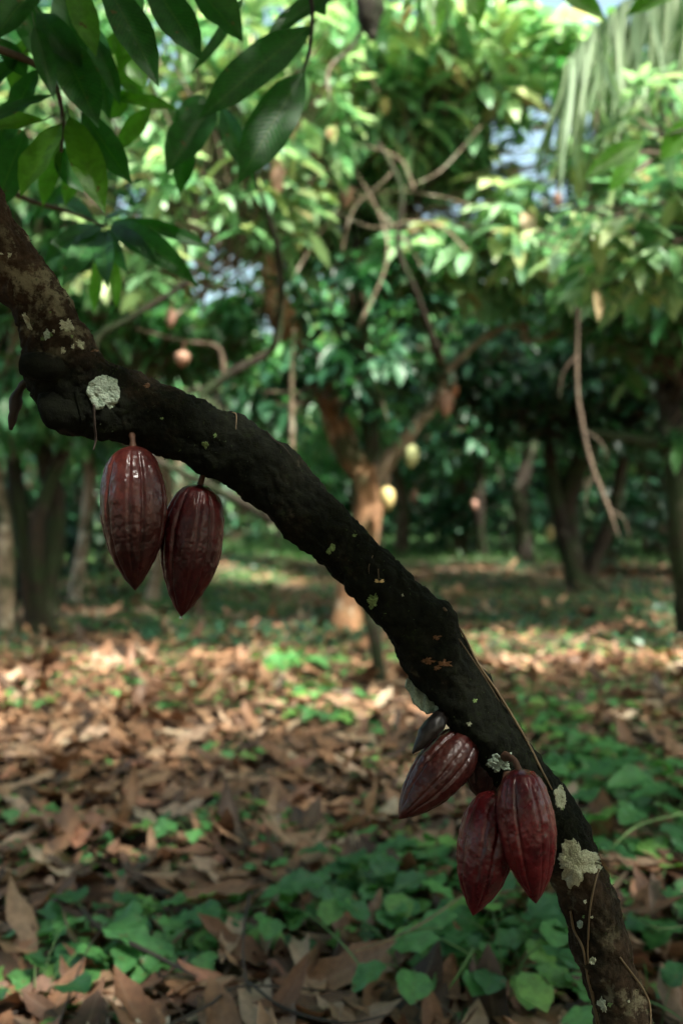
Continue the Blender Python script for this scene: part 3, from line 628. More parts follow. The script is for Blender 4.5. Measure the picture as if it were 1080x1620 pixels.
hanging_pod(612, 789, 24, 38, 8.3, M['pod_yellow'], 'yellow cacao pod hanging from the forked tree, lowest of its pods')
hanging_pod(652, 722, 22, 38, 8.4, M['pod_green'], 'pale green cacao pod on the forked tree halfway up its side limb')
hanging_pod(706, 640, 24, 44, 8.4, M['pod_far'], 'pinkish brown cacao pod on the forked tree at the top of its side limb')
hanging_pod(718, 618, 12, 22, 8.6, simple('pod_orange', (.30, .13, .07)), 'small orange cacao pod beside the pinkish brown pod')
hanging_pod(440, 285, 26, 60, 6.2, M['pod_far'], 'long pink cacao pod high among the sunlit leaves')
hanging_pod(290, 568, 24, 26, 6.0, simple('pod_salmon', (.27, .15, .10)), 'salmon coloured young pod above the upper bend of the leaning trunk')
hanging_pod(528, 245, 22, 38, 8.0, simple('pod_salmon_dark', (.30, .17, .10)), 'orange brown pod beside the twigs under the bright crown')
hanging_pod(271, 503, 16, 34, 6.0, M['pod_far'], 'pink young pod hanging beneath a dark branch at the side')

for (px_, py_, w_, h_, d_, m_, lb_) in ((548, 312, 22, 40, 7.9, M['pod_far'], 'pinkish pod among the pale twigs under the bright crown'), (608, 168, 18, 30, 7.8, M['pod_yellow'], 'yellowish pod high in the bright crown'), (655, 786, 12, 22, 14, M['pod_far'], 'dull red pod low in the dark foliage past the forked tree'),
        (750, 800, 11, 18, 15.5, M['pod_far'], 'small brownish pod on the thinnest dark trunk'), (870, 845, 15, 26, 13, M['pod_yellow'], 'amber pod hanging low before the bright clearing'), (204, 215, 34, 20, 5.5, M['pod_yellow'], 'golden pod lying across twigs behind the near leaves'),
        (1000, 600, 12, 22, 11, M['pod_far'], 'pinkish pod in the dark crown by the liana'), (880, 318, 14, 26, 6.5, M['pod_far'], 'salmon pod among the pale young leaves'), (210, 380, 16, 26, 6.2, M['pod_yellow'], 'pale yellow pod behind the whorl of leaves')):
    hanging_pod(px_, py_, w_, h_, d_, m_, lb_)

# --- M: thin tree with low branches between T1 and the leaning trunk
d = 6.4; t2 = tag(empty('cacao_tree', tuple(G(598, 1072))), 'thin grey-stemmed cacao tree with low dark branches passing under the leaning trunk', 'tree', 'cacao trees')
branch_obj('trunk', pxl([(602, 1088), (596, 1040), (586, 985), (560, 920), (500, 865), (420, 815), (330, 768), (255, 732), (180, 690)], d), pr([13, 10, 9, 9, 9, 8, 6, 5, 4], d), M['bark_shaded'], t2, 12, 60, .25, 6)
branch_obj('limb', pxl([(420, 815), (400, 740), (340, 650), (322, 625), (370, 588), (430, 552), (444, 500), (440, 420), (424, 340), (408, 290)], d), pr([8, 8, 8, 8, 7, 6, 5, 5, 5, 4], d), M['bark_shaded'], t2, 12, 70, .25, 6)
branch_obj('limb', pxl([(322, 625), (352, 600), (350, 560), (335, 545), (290, 540), (215, 520)], d), pr([5, 5, 4, 4, 3, 2], d), M['bark_bg'], t2, 10, 30)
branch_obj('limb', pxl([(330, 640), (180, 640), (150, 545), (215, 498), (290, 450), (330, 400)], 5.6), pr([7, 7, 6, 5, 4, 2], 5.6), M['bark_shaded'], t2, 10, 40)
branch_obj('limb', pxl([(462, 720), (461, 600), (465, 520)], 7.2), pr([5, 4, 2], 7.2), M['bark_pale'], t2, 10, 24)
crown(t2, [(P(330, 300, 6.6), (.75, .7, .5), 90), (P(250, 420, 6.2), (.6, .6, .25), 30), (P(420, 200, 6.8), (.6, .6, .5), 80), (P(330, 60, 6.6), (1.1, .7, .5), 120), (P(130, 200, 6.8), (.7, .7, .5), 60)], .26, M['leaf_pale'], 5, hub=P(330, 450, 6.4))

branch_obj('limb', [P(430, 552, 6.4), P(440, 500, 5.6), P(446, 430, 5.0), P(424, 340, 4.7), P(406, 288, 4.6), P(398, 240, 4.5)], pr([5, 5, 4.5, 4, 3.5, 2], 5.), M['bark_shaded'], t2, 10, 40, .3, 8)
branch_obj('limb', [P(704, 598, 8.6), P(692, 560, 8.0), P(660, 470, 7.5), P(630, 395, 7.3), P(634, 300, 7.2), P(598, 225, 7.2)], pr([6, 6, 5, 5, 4, 2], 7.4), M['bark_shaded'], t1, 10, 40, .3, 6)

# --- R: tree standing just outside the frame, branch of pale leaves reaching in
t3 = tag(empty('cacao_tree', (2.9, 5.2, 0)), 'cacao tree at the side whose pale young leaves reach in under the palm frond', 'tree', 'cacao trees')
branch_obj('trunk', [(2.9, 5.2, -.1), (2.85, 5.2, .6), (2.75, 5.15, 1.3), (2.7, 5.1, 1.9), (2.4, 5.1, 2.5)], [.11, .09, .08, .075, .05], M['bark_shaded'], t3, 16, 30, .25, 6)
branch_obj('limb', [np.array((2.7, 5.1, 1.8)), P(1180, 420, 5.2), P(1060, 400, 5.0), P(940, 385, 4.9), P(850, 365, 4.9)], [.05, .03, .02, .013, .006], M['bark_bg'], t3, 10, 30)
branch_obj('limb', [np.array((2.5, 5.1, 2.3)), P(1150, 260, 5.0), P(1060, 245, 4.8), P(960, 240, 4.7)], [.04, .025, .016, .006], M['bark_bg'], t3, 10, 30)
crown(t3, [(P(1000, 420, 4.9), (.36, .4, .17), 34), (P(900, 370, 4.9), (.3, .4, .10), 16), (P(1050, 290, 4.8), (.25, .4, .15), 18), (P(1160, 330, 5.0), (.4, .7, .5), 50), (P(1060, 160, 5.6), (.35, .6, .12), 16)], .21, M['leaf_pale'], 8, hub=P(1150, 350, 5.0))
hand_leaves('leaf', [(1018, 224, 928, 280, 44, 3.6, 3.5, .2), (1090, 190, 1046, 250, 46, 3.6, 3.6, .4), (1010, 235, 965, 300, 34, 3.8, 3.8, .2)], M['leaf_near_yellow'], t3)
branch_obj('limb', [np.array((2.4, 5.1, 2.45)), P(1250, 150, 3.9), P(1100, 200, 3.6), P(1018, 222, 3.6)], [.02, .012, .007, .003], M['twig_dark'], t3, 8, 24)

# --- leaves dropping into the top of the frame from an overhead bough
t4 = tag(empty('cacao_tree', (1.6, -1.9, 0)), 'overhead cacao bough whose single dark leaves dip into the sky edge above the bright crown', 'tree', 'cacao trees')
branch_obj('trunk', [(1.6, -1.9, -.1), (1.6, -1.8, 1.2), (1.4, -1.4, 2.4), (1.0, 0, 3.2), (.6, 1.4, 3.0), P(780, -90, 3.0), P(690, -40, 3.0)], [.10, .09, .08, .05, .025, .012, .004], M['bark_bg'], t4, 12, 60)
branch_obj('limb', [(1.0, 0.2, 3.2), P(1150, -120, 3.1), P(1000, -60, 3.0), P(860, -30, 3.0)], [.03, .016, .010, .004], M['bark_bg'], t4, 10, 30)
hand_leaves('leaf', [(690, -40, 684, 60, 42, 3., 2.95, .1), (745, -45, 757, 38, 40, 3.05, 3., -.2), (715, -70, 640, 10, 40, 3.1, 3., -.2), (862, -28, 952, 30, 46, 3., 2.95, -.2), (1100, -30, 995, 22, 44, 2.9, 2.9, .1), (860, -40, 800, 5, 34, 3, 3, .2)], M['leaf_near_yellow'], t4)

# --- generic builder for the rest of the plantation
def rtree(x, y, h, stems, cr, leaf, m, bark, label, seed, group='cacao trees', per=None, name='cacao_tree', limbs=5, lean=.3, hang=.6, rows=4):
    r = np.random.default_rng(seed); z0 = gz(x, y)
    root = tag(empty(name, (x, y, z0)), label, 'tree', group)
    top = np.array([x + r.normal(0, lean), y + r.normal(0, lean), z0 + h * .55])
    for (dx, dy, rad) in stems:
        b0 = np.array([x, y, z0 - .08]); b1 = np.array([x + dx, y + dy, z0 + h * .62])
        mid = b0 * .5 + b1 * .5 + np.array([r.normal(0, .12), r.normal(0, .1), 0])
        branch_obj('trunk', [b0, b0 * .8 + mid * .2 + [0, 0, .02], mid, b1 * .7 + mid * .3 + r.normal(0, .06, 3), b1], [rad * 1.5, rad * 1.05, rad * .9, rad * .7, rad * .45], bark, root, 12, 26, .3, 5)
        ends = [np.asarray(e[0]) for e in cr]
        for i in range(limbs):
            e = ends[i % len(ends)] + r.normal(0, .35, 3) * np.asarray(cr[i % len(cr)][1]); s0 = b1 * .75 + mid * .25 if i % 2 else b1
            branch_obj('limb', [s0, s0 * .5 + e * .5 + r.normal(0, .18, 3), e], [rad * .42, rad * .28, rad * .08], bark, root, 7, 12, .3, 5)
    crown(root, cr, leaf, m, seed + 100, hub=top, hang=hang, rows=rows)
    return root
def E(px, py, d, rx, ry, rz, n_): return (P(px, py, d), (rx, ry, rz), n_)
# dark group on the right
rtree(*G(918, 940)[:2], 3.4, [(.15, .1, .15), (-.35, .2, .10), (.6, -.1, .09)], [E(900, 560, 11.8, 1.5, 1.2, .75, 170), E(820, 640, 12.3, 1., .9, .5, 70), E(1010, 600, 11.2, 1.2, 1., .8, 170), E(700, 560, 12.5, 1., .9, .7, 80), E(900, 330, 12.2, 1.5, 1., .8, 110)], .30, M['leaf_dark'], M['bark_shaded'], 'dark thick-trunked cacao tree forking low, beside the hanging liana', 21)
rtree(*G(832, 893)[:2], 4.2, [(.05, 0, .15)], [E(800, 600, 16, 1.6, 1.2, .9, 130), E(780, 450, 16.5, 1.6, 1.2, .9, 120), E(700, 680, 15.5, .8, .8, .4, 40)], .32, M['leaf_dark'], M['bark_shaded'], 'slim dark cacao tree standing upright in front of the bright clearing', 22)
rtree(*G(760, 884)[:2], 4.6, [(-.1, 0, .11)], [E(700, 600, 18.5, 1.7, 1.3, 1., 110), E(620, 700, 18, 1., 1., .5, 40)], .32, M['leaf_dark'], M['bark_shaded'], 'thinnest of the dark trunks before the bright clearing', 23)
rtree(*G(1052, 886)[:2], 4.4, [(.1, 0, .28), (.7, 0, .14)], [E(1040, 560, 18, 2.0, 1.3, 1.2, 170), E(960, 690, 17, 1.1, 1., .5, 50), E(1100, 740, 17.5, .8, .8, .4, 30)], .32, M['leaf_dark'], M['bark_shaded'], 'broad dark cacao tree with a flared base nearest the side of the clearing', 24)
rtree(2.9, 8.2, 3.6, [(-.2, .1, .13)], [((2.9, 8.2, 2.9), (1.2, 1.3, .8), 190), ((3.3, 7.6, 4.3), (1.7, 1.6, .6), 260), (P(1010, 480, 8.4), (.8, .8, .4), 90), (P(1090, 700, 8.), (.25, .4, .12), 8)], .28, M['leaf'], M['bark_shaded'], 'cacao tree at the side with a low dark bough behind the liana', 25)
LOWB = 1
branch_obj('limb', pxl([(1200, 760), (1080, 712), (1000, 695), (925, 682)], 8.1), pr([12, 10, 8, 5], 8.1), M['bark_shaded'], [o for o in sc.objects if o.get('label', '').startswith('cacao tree at the side with a low')][0], 10, 24)
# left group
lt = rtree(*G(62, 1008)[:2], 3.4, [(-.45, .2, .085), (.05, .3, .10), (.42, .1, .07)], [E(60, 380, 8.2, 1.0, 1.0, .7, 192), E(180, 250, 8.6, .9, .9, .6, 144), E(40, 640, 8.0, .6, .6, .3, 48), E(30, 160, 8.6, .8, .8, .6, 112)], .28, M['leaf_mid'], M['bark_shaded'], 'dark cacao tree with three crooked stems rising beside the mossy track', 31)
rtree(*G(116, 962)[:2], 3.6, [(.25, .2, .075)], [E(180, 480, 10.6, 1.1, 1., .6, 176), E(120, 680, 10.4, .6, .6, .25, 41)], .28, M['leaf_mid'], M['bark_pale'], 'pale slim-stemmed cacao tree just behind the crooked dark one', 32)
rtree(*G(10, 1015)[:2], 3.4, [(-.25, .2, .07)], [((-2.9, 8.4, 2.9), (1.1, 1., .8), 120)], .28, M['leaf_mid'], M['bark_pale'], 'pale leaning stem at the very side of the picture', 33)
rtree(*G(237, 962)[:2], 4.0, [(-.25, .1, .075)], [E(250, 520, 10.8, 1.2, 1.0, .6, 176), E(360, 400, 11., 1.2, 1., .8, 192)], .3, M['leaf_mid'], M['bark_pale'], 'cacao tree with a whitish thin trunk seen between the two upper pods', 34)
rtree(-2.2, 15.5, 4.4, [(.2, .1, .12)], [E(330, 620, 15, 1.7, 1.3, .9, 130), E(200, 680, 15, 1.4, 1., .6, 90)], .32, M['leaf_dark'], M['bark_shaded'], 'dark-leaved cacao tree behind the mossy track', 35)
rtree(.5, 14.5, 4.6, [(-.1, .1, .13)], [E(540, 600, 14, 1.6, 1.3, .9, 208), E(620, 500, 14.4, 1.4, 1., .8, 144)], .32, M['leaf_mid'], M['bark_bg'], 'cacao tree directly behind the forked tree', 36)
rtree(-4.6, 13, 4.4, [(.2, .1, .12)], [E(40, 620, 13, 1.6, 1.3, .8, 120), E(0, 480, 13, 1.5, 1.2, .9, 110)], .32, M['leaf_dark'], M['bark_shaded'], 'dark cacao tree behind the three crooked stems', 37)
rtree(5.2, 11.5, 4.4, [(.1, .1, .14)], [((4.9, 11.5, 3.2), (1.9, 1.5, 1.3), 200)], .3, M['leaf_dark'], M['bark_shaded'], 'dense dark cacao tree beyond the low bough', 38)

# --- unseen tall trees added outside the frame so their crowns shade the floor
def added_shade_tree(x, y, cx, cy, cz, w_, n_, label, seed):
    root = tag(empty('added_shade_tree', (x, y, gz(x, y))), label, 'tree', 'added shade trees')
    branch_obj('trunk', [(x, y, -.2), (x + .1, y, 1.5), (x, y + .1, 4), ((x * 2 + cx) / 3, (y * 2 + cy) / 3, cz - 1.4), (cx, cy, cz)], [.32, .24, .2, .15, .05], M['bark_shaded'], root, 14, 30, .2, 3)
    crown(root, [((cx, cy, cz), (w_, w_, .8), n_)], .42, M['leaf_mid'], seed, hub=(cx, cy, cz - 1))
added_shade_tree(7.2, 8.4, 6.0, 8.4, 8.2, 2.9, 520, 'unseen tall tree added for shade past the palm', 901)
added_shade_tree(11, 10, 10, 12.2, 8.4, 3.4, 560, 'unseen tall tree added for shade beyond the palm on the sunny side', 902)
added_shade_tree(4.6, -.8, 2.2, 2.0, 8.2, 2.7, 110, 'unseen tall tree added for shade, its crown leaning over the open litter', 904)
added_shade_tree(-4.6, 4.2, -2.0, 6.2, 7.8, 1.7, 170, 'unseen tall tree added for shade, leaning over the crooked dark stems', 903)

# --- bushes in the shade
def bush(x, y, h, w_, label, seed, m, leaf=.22, n_=60):
    z0 = gz(x, y); root = tag(empty('understorey_bush', (x, y, z0)), label, 'bush', 'understorey bushes')
    r = np.random.default_rng(seed)
    for i in range(3):
        branch_obj('stem', [(x, y, z0 - .05), (x + r.normal(0, .1), y + r.normal(0, .1), z0 + h * .4), (x + r.normal(0, w_ * .4), y + r.normal(0, w_ * .4), z0 + h * .9)], [.02, .015, .006], M['twig_dark'], root, 6, 10)
    V, F, U, MI = crown_arrays([((x, y, z0 + h * .58), (w_, w_, h * .5), n_)], leaf, seed, hub=(x, y, z0)); mesh_obj('foliage', V, F, [m, M['twig']], root, uv=U, mi=MI)
for i, (px, py, dd, h, w_, lb) in enumerate([
    (40, 940, 11, 1.3, .6, 'dark bush between the pale leaning stem and the crooked tree'), (165, 900, 14, 1.7, .8, 'dark bush filling the gap left of the upper pods'), (330, 870, 19, 2.0, 1.3, 'dark bush behind the tip of the maroon pod'),
    (440, 868, 21, 2.2, 1.4, 'round green bush at the head of the mossy track'), (690, 876, 22, 2.0, 1.2, 'green bush beyond the forked tree'), (960, 905, 15.5, 1.4, .7, 'dark bush among the dark trunks'), (-20, 900, 16, 2.2, 1.2, 'tall dark bush at the end of the shaded side'), (1100, 900, 15, 1.7, .9, 'dark bush beside the flared trunk'), (250, 872, 20, 2.4, 1.5, 'broad dark bush past the whitish trunk'), (800, 880, 22, 1.6, .8, 'low dark bush between the two slim trunks'), (880, 880, 23, 1.9, .9, 'dark bush just left of the thick forking trunk'), (985, 878, 24, 1.7, 1.0, 'dark bush right of the thick forking trunk'), (725, 884, 20, 1.2, .6, 'small dark bush beside the thinnest dark trunk'), (660, 880, 24, 2.2, 1.0, 'dark bush at the dim end of the clearing')]):
    g_ = P(px, py, dd); bush(g_[0], g_[1], h, w_, lb, 300 + i, M['leaf_dark'] if 'dark' in lb else M['leaf'], .26, 90)

# --- far plantation and tall wood beyond the clearing (copies of a few trees)
def proto(seed, h, w_, m, bark, label, leaf, n_, name='forest_tree', grp='far trees'):
    r = np.random.default_rng(seed); root = tag(empty(name, (0, 0, 0)), label, 'tree', grp)
    branch_obj('trunk', [(0, 0, -.2), (.05, 0, h * .15), (r.normal(0, .2), .1, h * .4), (r.normal(0, .3), 0, h * .8)], [.03 * h, .022 * h, .018 * h, .006 * h], bark, root, 10, 20, .3, 2)
    ell = [((r.normal(0, w_ * .35), r.normal(0, w_ * .35), h * z), (w_ * s, w_ * s, h * .16), int(n_ * s)) for z, s in ((.42, .7), (.58, 1.), (.72, .9), (.88, .6))]
    for i in range(4):
        e = ell[i][0]; branch_obj('limb', [(0, 0, h * .3 + i * .4), (e[0] * .5, e[1] * .5, e[2] * .75), e], [.012 * h, .008 * h, .003 * h], bark, root, 7, 10)
    V, F, U, MI = crown_arrays(ell, leaf, seed, hub=(0, 0, h * .4), rows=3); mesh_obj('crown', V, F, [m, M['twig']], root, uv=U, mi=MI)
    return root
protos = [proto(401, 6, 2.4, M['leaf_mid'], M['bark_bg'], 'leafy tree in the plantation row past the clearing', .36, 260), proto(402, 7, 2.6, M['leaf_pale'], M['bark_bg'], 'sunlit pale-leaved tree past the clearing', .38, 260),
          proto(403, 15, 4.6, M['leaf_mid'], M['bark_bg'], 'tall forest tree rising over the plantation', .6, 300), proto(404, 14, 4.2, M['leaf_pale'], M['bark_bg'], 'tall sunlit forest tree rising over the plantation', .58, 280), proto(405, 16, 5., M['leaf_dark'], M['bark_shaded'], 'tall dark forest tree rising over the plantation', .6, 300)]
FAR = [(-8, 24, 0), (-4.5, 27, 1), (-1, 31, 0), (3, 33, 1), (7.5, 31, 1), (11, 27, 0), (14, 31, 1), (-12, 29, 0), (0.5, 25, 0), (5.2, 38, 1), (10, 37, 0), (-7, 36, 1), (-15, 37, 0), (16, 22, 0), (-3, 42, 1), (2, 45, 0), (18, 38, 1),
       (-17, 42, 2), (-11, 40, 4), (-6, 46, 2), (-1.5, 39, 3), (4, 46, 2), (9, 44, 3), (14, 40, 4), (20, 44, 2), (-9, 52, 3), (1, 54, 4), (11, 55, 2), (-20, 54, 4), (22, 56, 3), (-4, 30, 4), (3.5, 27, 3), (-10.5, 27, 2), (12, 30, 4),
       (-7.5, 17, 2), (9.5, 18, 4), (2.6, 22, 0), (4.4, 23.5, 1), (6.6, 21.5, 0), (1.2, 20.5, 0), (-4.8, 21, 0)]
used = set()
FAR = [f for f in FAR if not (f[2] > 1 and any(abs(f[0] / f[1] - a_) < .115 for a_ in (-.135, -.24, .185)))]
for i, (x, y, k) in enumerate(FAR):
    o = protos[k] if k not in used else copy_tree(protos[k]); used.add(k)
    o.location = (x, y, gz(x, y)); o.rotation_euler = (0, 0, rnd.uniform(0, 6.28)); s = rnd.uniform(.85, 1.15); o.scale = (s, s, s)

thick = []
for k in range(2):
    root = tag(empty('forest_thicket', (0, 0, 0)), 'dark leafy thicket closing the far side of the clearing', 'bush', 'thickets at the far edge'); r = np.random.default_rng(700 + k)
    V, F, U, MI = crown_arrays([((x_, r.normal(0, .4), 1.7), (1.6, 1., 1.7), 130) for x_ in (-2.6, 0, 2.6)], .5, 700 + k, hub=(0, 0, .3), rows=3); mesh_obj('foliage', V, F, [M['leaf_dark'], M['twig']], root, uv=U, mi=MI)
    for x_ in (-2.5, 0, 2.4): branch_obj('stem', [(x_, 0, -.2), (x_ + .2, 0, 1.), (x_ * .9, .1, 2.4)], [.09, .07, .03], M['bark_shaded'], root, 8, 10)
    thick.append(root)
for i, x in enumerate(np.arange(-24, 34, 5.6)):
    for row, y in enumerate((31, 47)):
        k = (i + row) % 2; o = thick[k] if (i * 2 + row) < 2 and not thick[k].location.y else copy_tree(thick[k]); yy_ = y + rnd.uniform(-2, 2); xx = x * (1 if row == 0 else 1.4) + rnd.uniform(-1, 1)
        o.location = (xx, yy_, gz(xx, yy_)); o.rotation_euler = (0, 0, rnd.uniform(-.4, .4)); s_ = rnd.uniform(.9, 1.4) * (1 + .5 * row); o.scale = (s_,) * 3

# --- unseen canopy added over and behind the photographer to shade this spot
ADDED_CANOPY = [(-2.6, .4, 3.5, 1.7, 240, 'unseen cacao tree added for shade behind the upper end of the leaning trunk'), (2.6, 1.4, 3.7, 1.8, 260, 'unseen cacao tree added so its crown shades the lower pods'), (.6, -2.2, 3.6, 2.0, 300, 'unseen cacao tree added for shade just behind the viewpoint'),
      (-3.4, 4.0, 3.8, 1.5, 150, 'unseen cacao tree added for shade beside the crooked dark stems'), (-2.6, -3.6, 3.6, 2.0, 260, 'unseen cacao tree added for shade behind the viewpoint on the far corner'), (4.4, -1.6, 3.8, 2.1, 260, 'unseen cacao tree added for shade behind the viewpoint on the sunny side'),
      (3.6, 3.2, 4.2, 1.5, 170, 'unseen cacao tree added for shade between the palm and the viewpoint'), (.2, -6.0, 3.2, 2.6, 300, 'unseen cacao tree added for shade farther behind the viewpoint'), (-5.6, -1.0, 3.4, 2.0, 220, 'unseen cacao tree added for shade out to the shaded side')]
for i, (x, y, h, w_, n_, lb) in enumerate(ADDED_CANOPY):
    rtree(x, y, h, [(.1, .1, .09)], [((x, y, h - .3), (w_, w_, .7), int(n_ * 1.5)), ((x, y, h - 1.5), (w_, w_ * .6, .9), n_ // 3 if y < -1 else 5)], .34, M['leaf_dark'], M['bark_bg'], lb, 500 + i, group='added shading cacao trees')
NB2 = ((0.1, .6, 3.1), (2.2, 2.4, .35), 520)  # unseen overhead crown, made dense to shade the foreground
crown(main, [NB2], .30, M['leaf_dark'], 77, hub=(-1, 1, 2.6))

# --- top centre: hanging brown stem
s_ = tag(empty('hanging_deadwood', tuple(P(583, -60, 5.))), 'brown broken bough hanging into the top of the bright crown', 'branch')
branch_obj('wood', pxl([(590, -120), (582, -40), (583, 20), (590, 62)], 5.), pr([24, 23, 22, 8], 5.), M['bark_shaded'], s_, 16, 24, .3, 9)
branch_obj('splinter', pxl([(582, 20), (560, 70), (520, 110), (522, 160)], 5.1), pr([5, 4, 3, 2], 5.), M['bark_pale'], s_, 8, 16)
# --- liana
li = tag(empty('liana', tuple(P(912, 470, 7.))), 'thin bare liana hanging in front of the dark trunks', 'liana')
branch_obj('stem', pxl([(960, 60), (935, 250), (925, 380), (915, 480), (912, 600), (920, 670), (935, 735), (960, 800), (978, 850)], 7.), pr([2, 2, 2, 2.2, 2.6, 3.2, 3.6, 3.4, 1.2], 7.), M['bark_bg'], li, 10, 60, .3, 12)

for pts_ in ([(922, 680), (950, 700), (962, 730)], [(940, 745), (925, 790), (930, 820)], [(913, 560), (890, 590), (884, 630)], [(962, 805), (985, 820), (996, 850)]):
    branch_obj('side_twig', pxl(pts_, 7.), pr([1.6, 1.2, .5], 7.), M['bark_bg'], li, 6, 12, .3, 12)

# --- palm with a frond reaching in
pm = tag(empty('palm', (4.0, 6.4, 0)), 'palm whose drooping pale frond fills the upper corner', 'palm', None)
branch_obj('trunk', [(4.0, 6.4, -.1), (4.0, 6.4, 1.5), (3.9, 6.4, 3.2), (3.85, 6.35, 4.3)], [.16, .13, .12, .10], M['bark_bg'], pm, 16, 30, .2, 6)
def frond(pts, ll, parent, seed):
    c = spline(pts, 60); r = np.random.default_rng(seed)
    fr = branch_obj('frond', pts, [.018, .014, .010, .006, .003][:len(pts)], M['stem_green'], parent, 8, 40, .05)
    B, A = [], []
    for i in range(4, 59):
        T = unit(c[min(i + 1, 59)] - c[i - 1])
        for s in (-1, 1):
            sd = unit(np.cross(T, [0, 0, 1.])) * s
            for _ in range(2):
                B.append(c[i] + r.normal(0, .01, 3)); A.append(T * .25 + sd * r.uniform(.15, .5) + np.array([0, 0, -1.]) * r.uniform(.5, 1.4) + r.normal(0, .06, 3))
    B, A = np.array(B), np.array(A); L = ll * r.uniform(.65, 1.1, len(B))
    v, f, u = leaves(B, A, np.array([[0, -.6, .6]]) + r.normal(0, .5, (len(B), 3)), L, .034, r.uniform(.2, .6, len(B)), fold=.3, rows=6, cols=3, kind='strap')
    mesh_obj('leaflets', v, f, M['palm'], fr, uv=u)['kind'] = 'stuff'
frond([np.array((3.85, 6.35, 4.25)), P(1250, -110, 6.2), P(1120, -50, 5.9), P(985, 5, 5.8), P(885, 110, 5.7)], .78, pm, 1)
frond([np.array((3.85, 6.35, 4.25)), P(1250, -60, 6.6), P(1120, 10, 6.6), P(1040, 80, 6.6), P(960, 190, 6.6)], .45, pm, 2)
frond([np.array((3.85, 6.35, 4.25)), np.array((4.4, 5.4, 4.8)), np.array((5.0, 4.2, 4.4))], .6, pm, 3)
frond([np.array((3.85, 6.35, 4.25)), np.array((4.6, 7.4, 4.8)), np.array((5.2, 8.8, 4.3))], .6, pm, 4)

# ------------------------------------------------------------------ leaf litter
def litter(n_, seed, ymin, ymax, big=1., lift=.03):
    r = np.random.default_rng(seed); B = []
    while len(B) < n_:
        y = ymin + (ymax - ymin) * r.random() ** 1.25; x = r.uniform(-1, 1) * (y * .40 + .35)
        B.append((x, y))
    B = np.array(B); z = np.array([gz(a, c_) for a, c_ in B]); an = r.uniform(0, 6.28, n_)
    tilt = r.normal(0, .09, n_); A = np.stack([np.cos(an), np.sin(an), tilt], 1)
    Nn = np.array([0, 0, 1.]) + r.normal(0, .15, (n_, 3)); Nn[r.random(n_) < .3] *= [1, 1, -1]
    L = big * (.05 + .25 * r.random(n_) ** 1.4)
    base = np.column_stack([B, z + lift * r.uniform(.1, 1., n_)]) - unit(A) * L[:, None] * .5; base[:, 2] = np.maximum(base[:, 2], z + .004)
    return leaves(base, A, Nn, L, L * r.uniform(.20, .42, n_), r.normal(0, .6, n_), wave=.3, rows=7, cols=5, kind='litter', curl=np.where(r.random(n_) < .5, 1, -1) * r.uniform(.15, .95, n_))
v, f, u = litter(7500, 1, 1.5, 7., 1., .06); tag(mesh_obj('leaf_litter', v, f, M['litter'], uv=u), kind='stuff')
v, f, u = litter(6000, 2, 6.4, 17., 1.1, .05); tag(mesh_obj('leaf_litter', v, f, M['litter'], uv=u), kind='stuff')
def sticks(n_, seed):
    r = np.random.default_rng(seed); y = 1.9 + 9 * r.random(n_) ** 1.4; x = r.uniform(-1, 1, n_) * (y * .4 + .3); z = np.array([gz(a, c_) for a, c_ in zip(x, y)]) + r.uniform(.02, .07, n_)
    an = r.uniform(0, 6.28, n_); L = r.uniform(.04, .22, n_) ; A = np.column_stack([x, y, z]); B = A + np.column_stack([np.cos(an) * L, np.sin(an) * L, r.normal(0, .02, n_)]); k = r.normal(0, .012, (n_, 3)); mid = (A + B) / 2 + k
    p, q = prisms(A, mid, .0028, .0022), prisms(mid, B, .0022, .0010); V, F, U, _ = join(p, q); return V, F, U
v, f, u = sticks(900, 5); tag(mesh_obj('litter', v, f, M['twig'], uv=u), kind='stuff')
# the large fallen leaves that show one by one
cream = leaf_mat('dry_leaf_cream', [(0, (.50, .42, .32)), (1, (.58, .50, .38))], .1, .6, dry=True); tan = leaf_mat('dry_leaf_tan', [(0, (.34, .22, .15)), (1, (.42, .28, .19))], .1, .6, dry=True)
red = leaf_mat('dry_leaf_rust', [(0, (.26, .10, .055)), (1, (.32, .14, .08))], .1, .5, dry=True); brn = leaf_mat('dry_leaf_brown', [(0, (.17, .085, .055)), (1, (.26, .15, .10))], .1, .55, dry=True)
def fallen(bx, by, tx, ty, wpx, m, label, lift=.05, curl=.6, group=None):
    a_ = G(bx, by); c_ = G(tx, ty); k = 1 - lift / CAMH
    a_ = a_ * k; c_ = c_ * k; a_[2] = lift + gz(a_[0], a_[1]); c_[2] = lift + gz(c_[0], c_[1]) + rnd.uniform(-.01, .03)
    ax = c_ - a_; L = np.linalg.norm(ax); dm = (a_[1] + c_[1]) / 2
    v, f, u = leaves([a_], [unit(ax) + [0, 0, .1]], [[rnd.uniform(-.2, .2), -.25, 1]], L, wpx / FPX * dm * .9, rnd.uniform(.3, .9), wave=.34, rows=20, cols=9, kind='litter', curl=curl)
    tag(mesh_obj('fallen_leaf', v, f, m, uv=u), label, 'dry leaf', group or 'large fallen cacao leaves')
fallen(160, 1660, 155, 1575, 46, cream, 'cream fallen leaf with its tip up, beside the larger cream leaf', .07)
fallen(232, 1650, 250, 1562, 60, cream, 'largest cream fallen leaf at the very bottom', .08, .4)
fallen(60, 1650, 104, 1540, 52, red, 'rusty orange fallen leaf at the bottom corner under the round-leaved seedling', .07)
fallen(410, 1640, 395, 1500, 66, tan, 'tan ribbed fallen leaf crossed by thin dark twigs', .08)
fallen(455, 1640, 430, 1520, 54, brn, 'brown fallen leaf overlapping the tan ribbed one', .09)
fallen(478, 1535, 462, 1420, 44, tan, 'upright tan leaf directly under the creeper leaves', .10, .9)
fallen(420, 1500, 430, 1425, 36, brn, 'narrow brown leaf beside the upright tan leaf', .08, 1.)
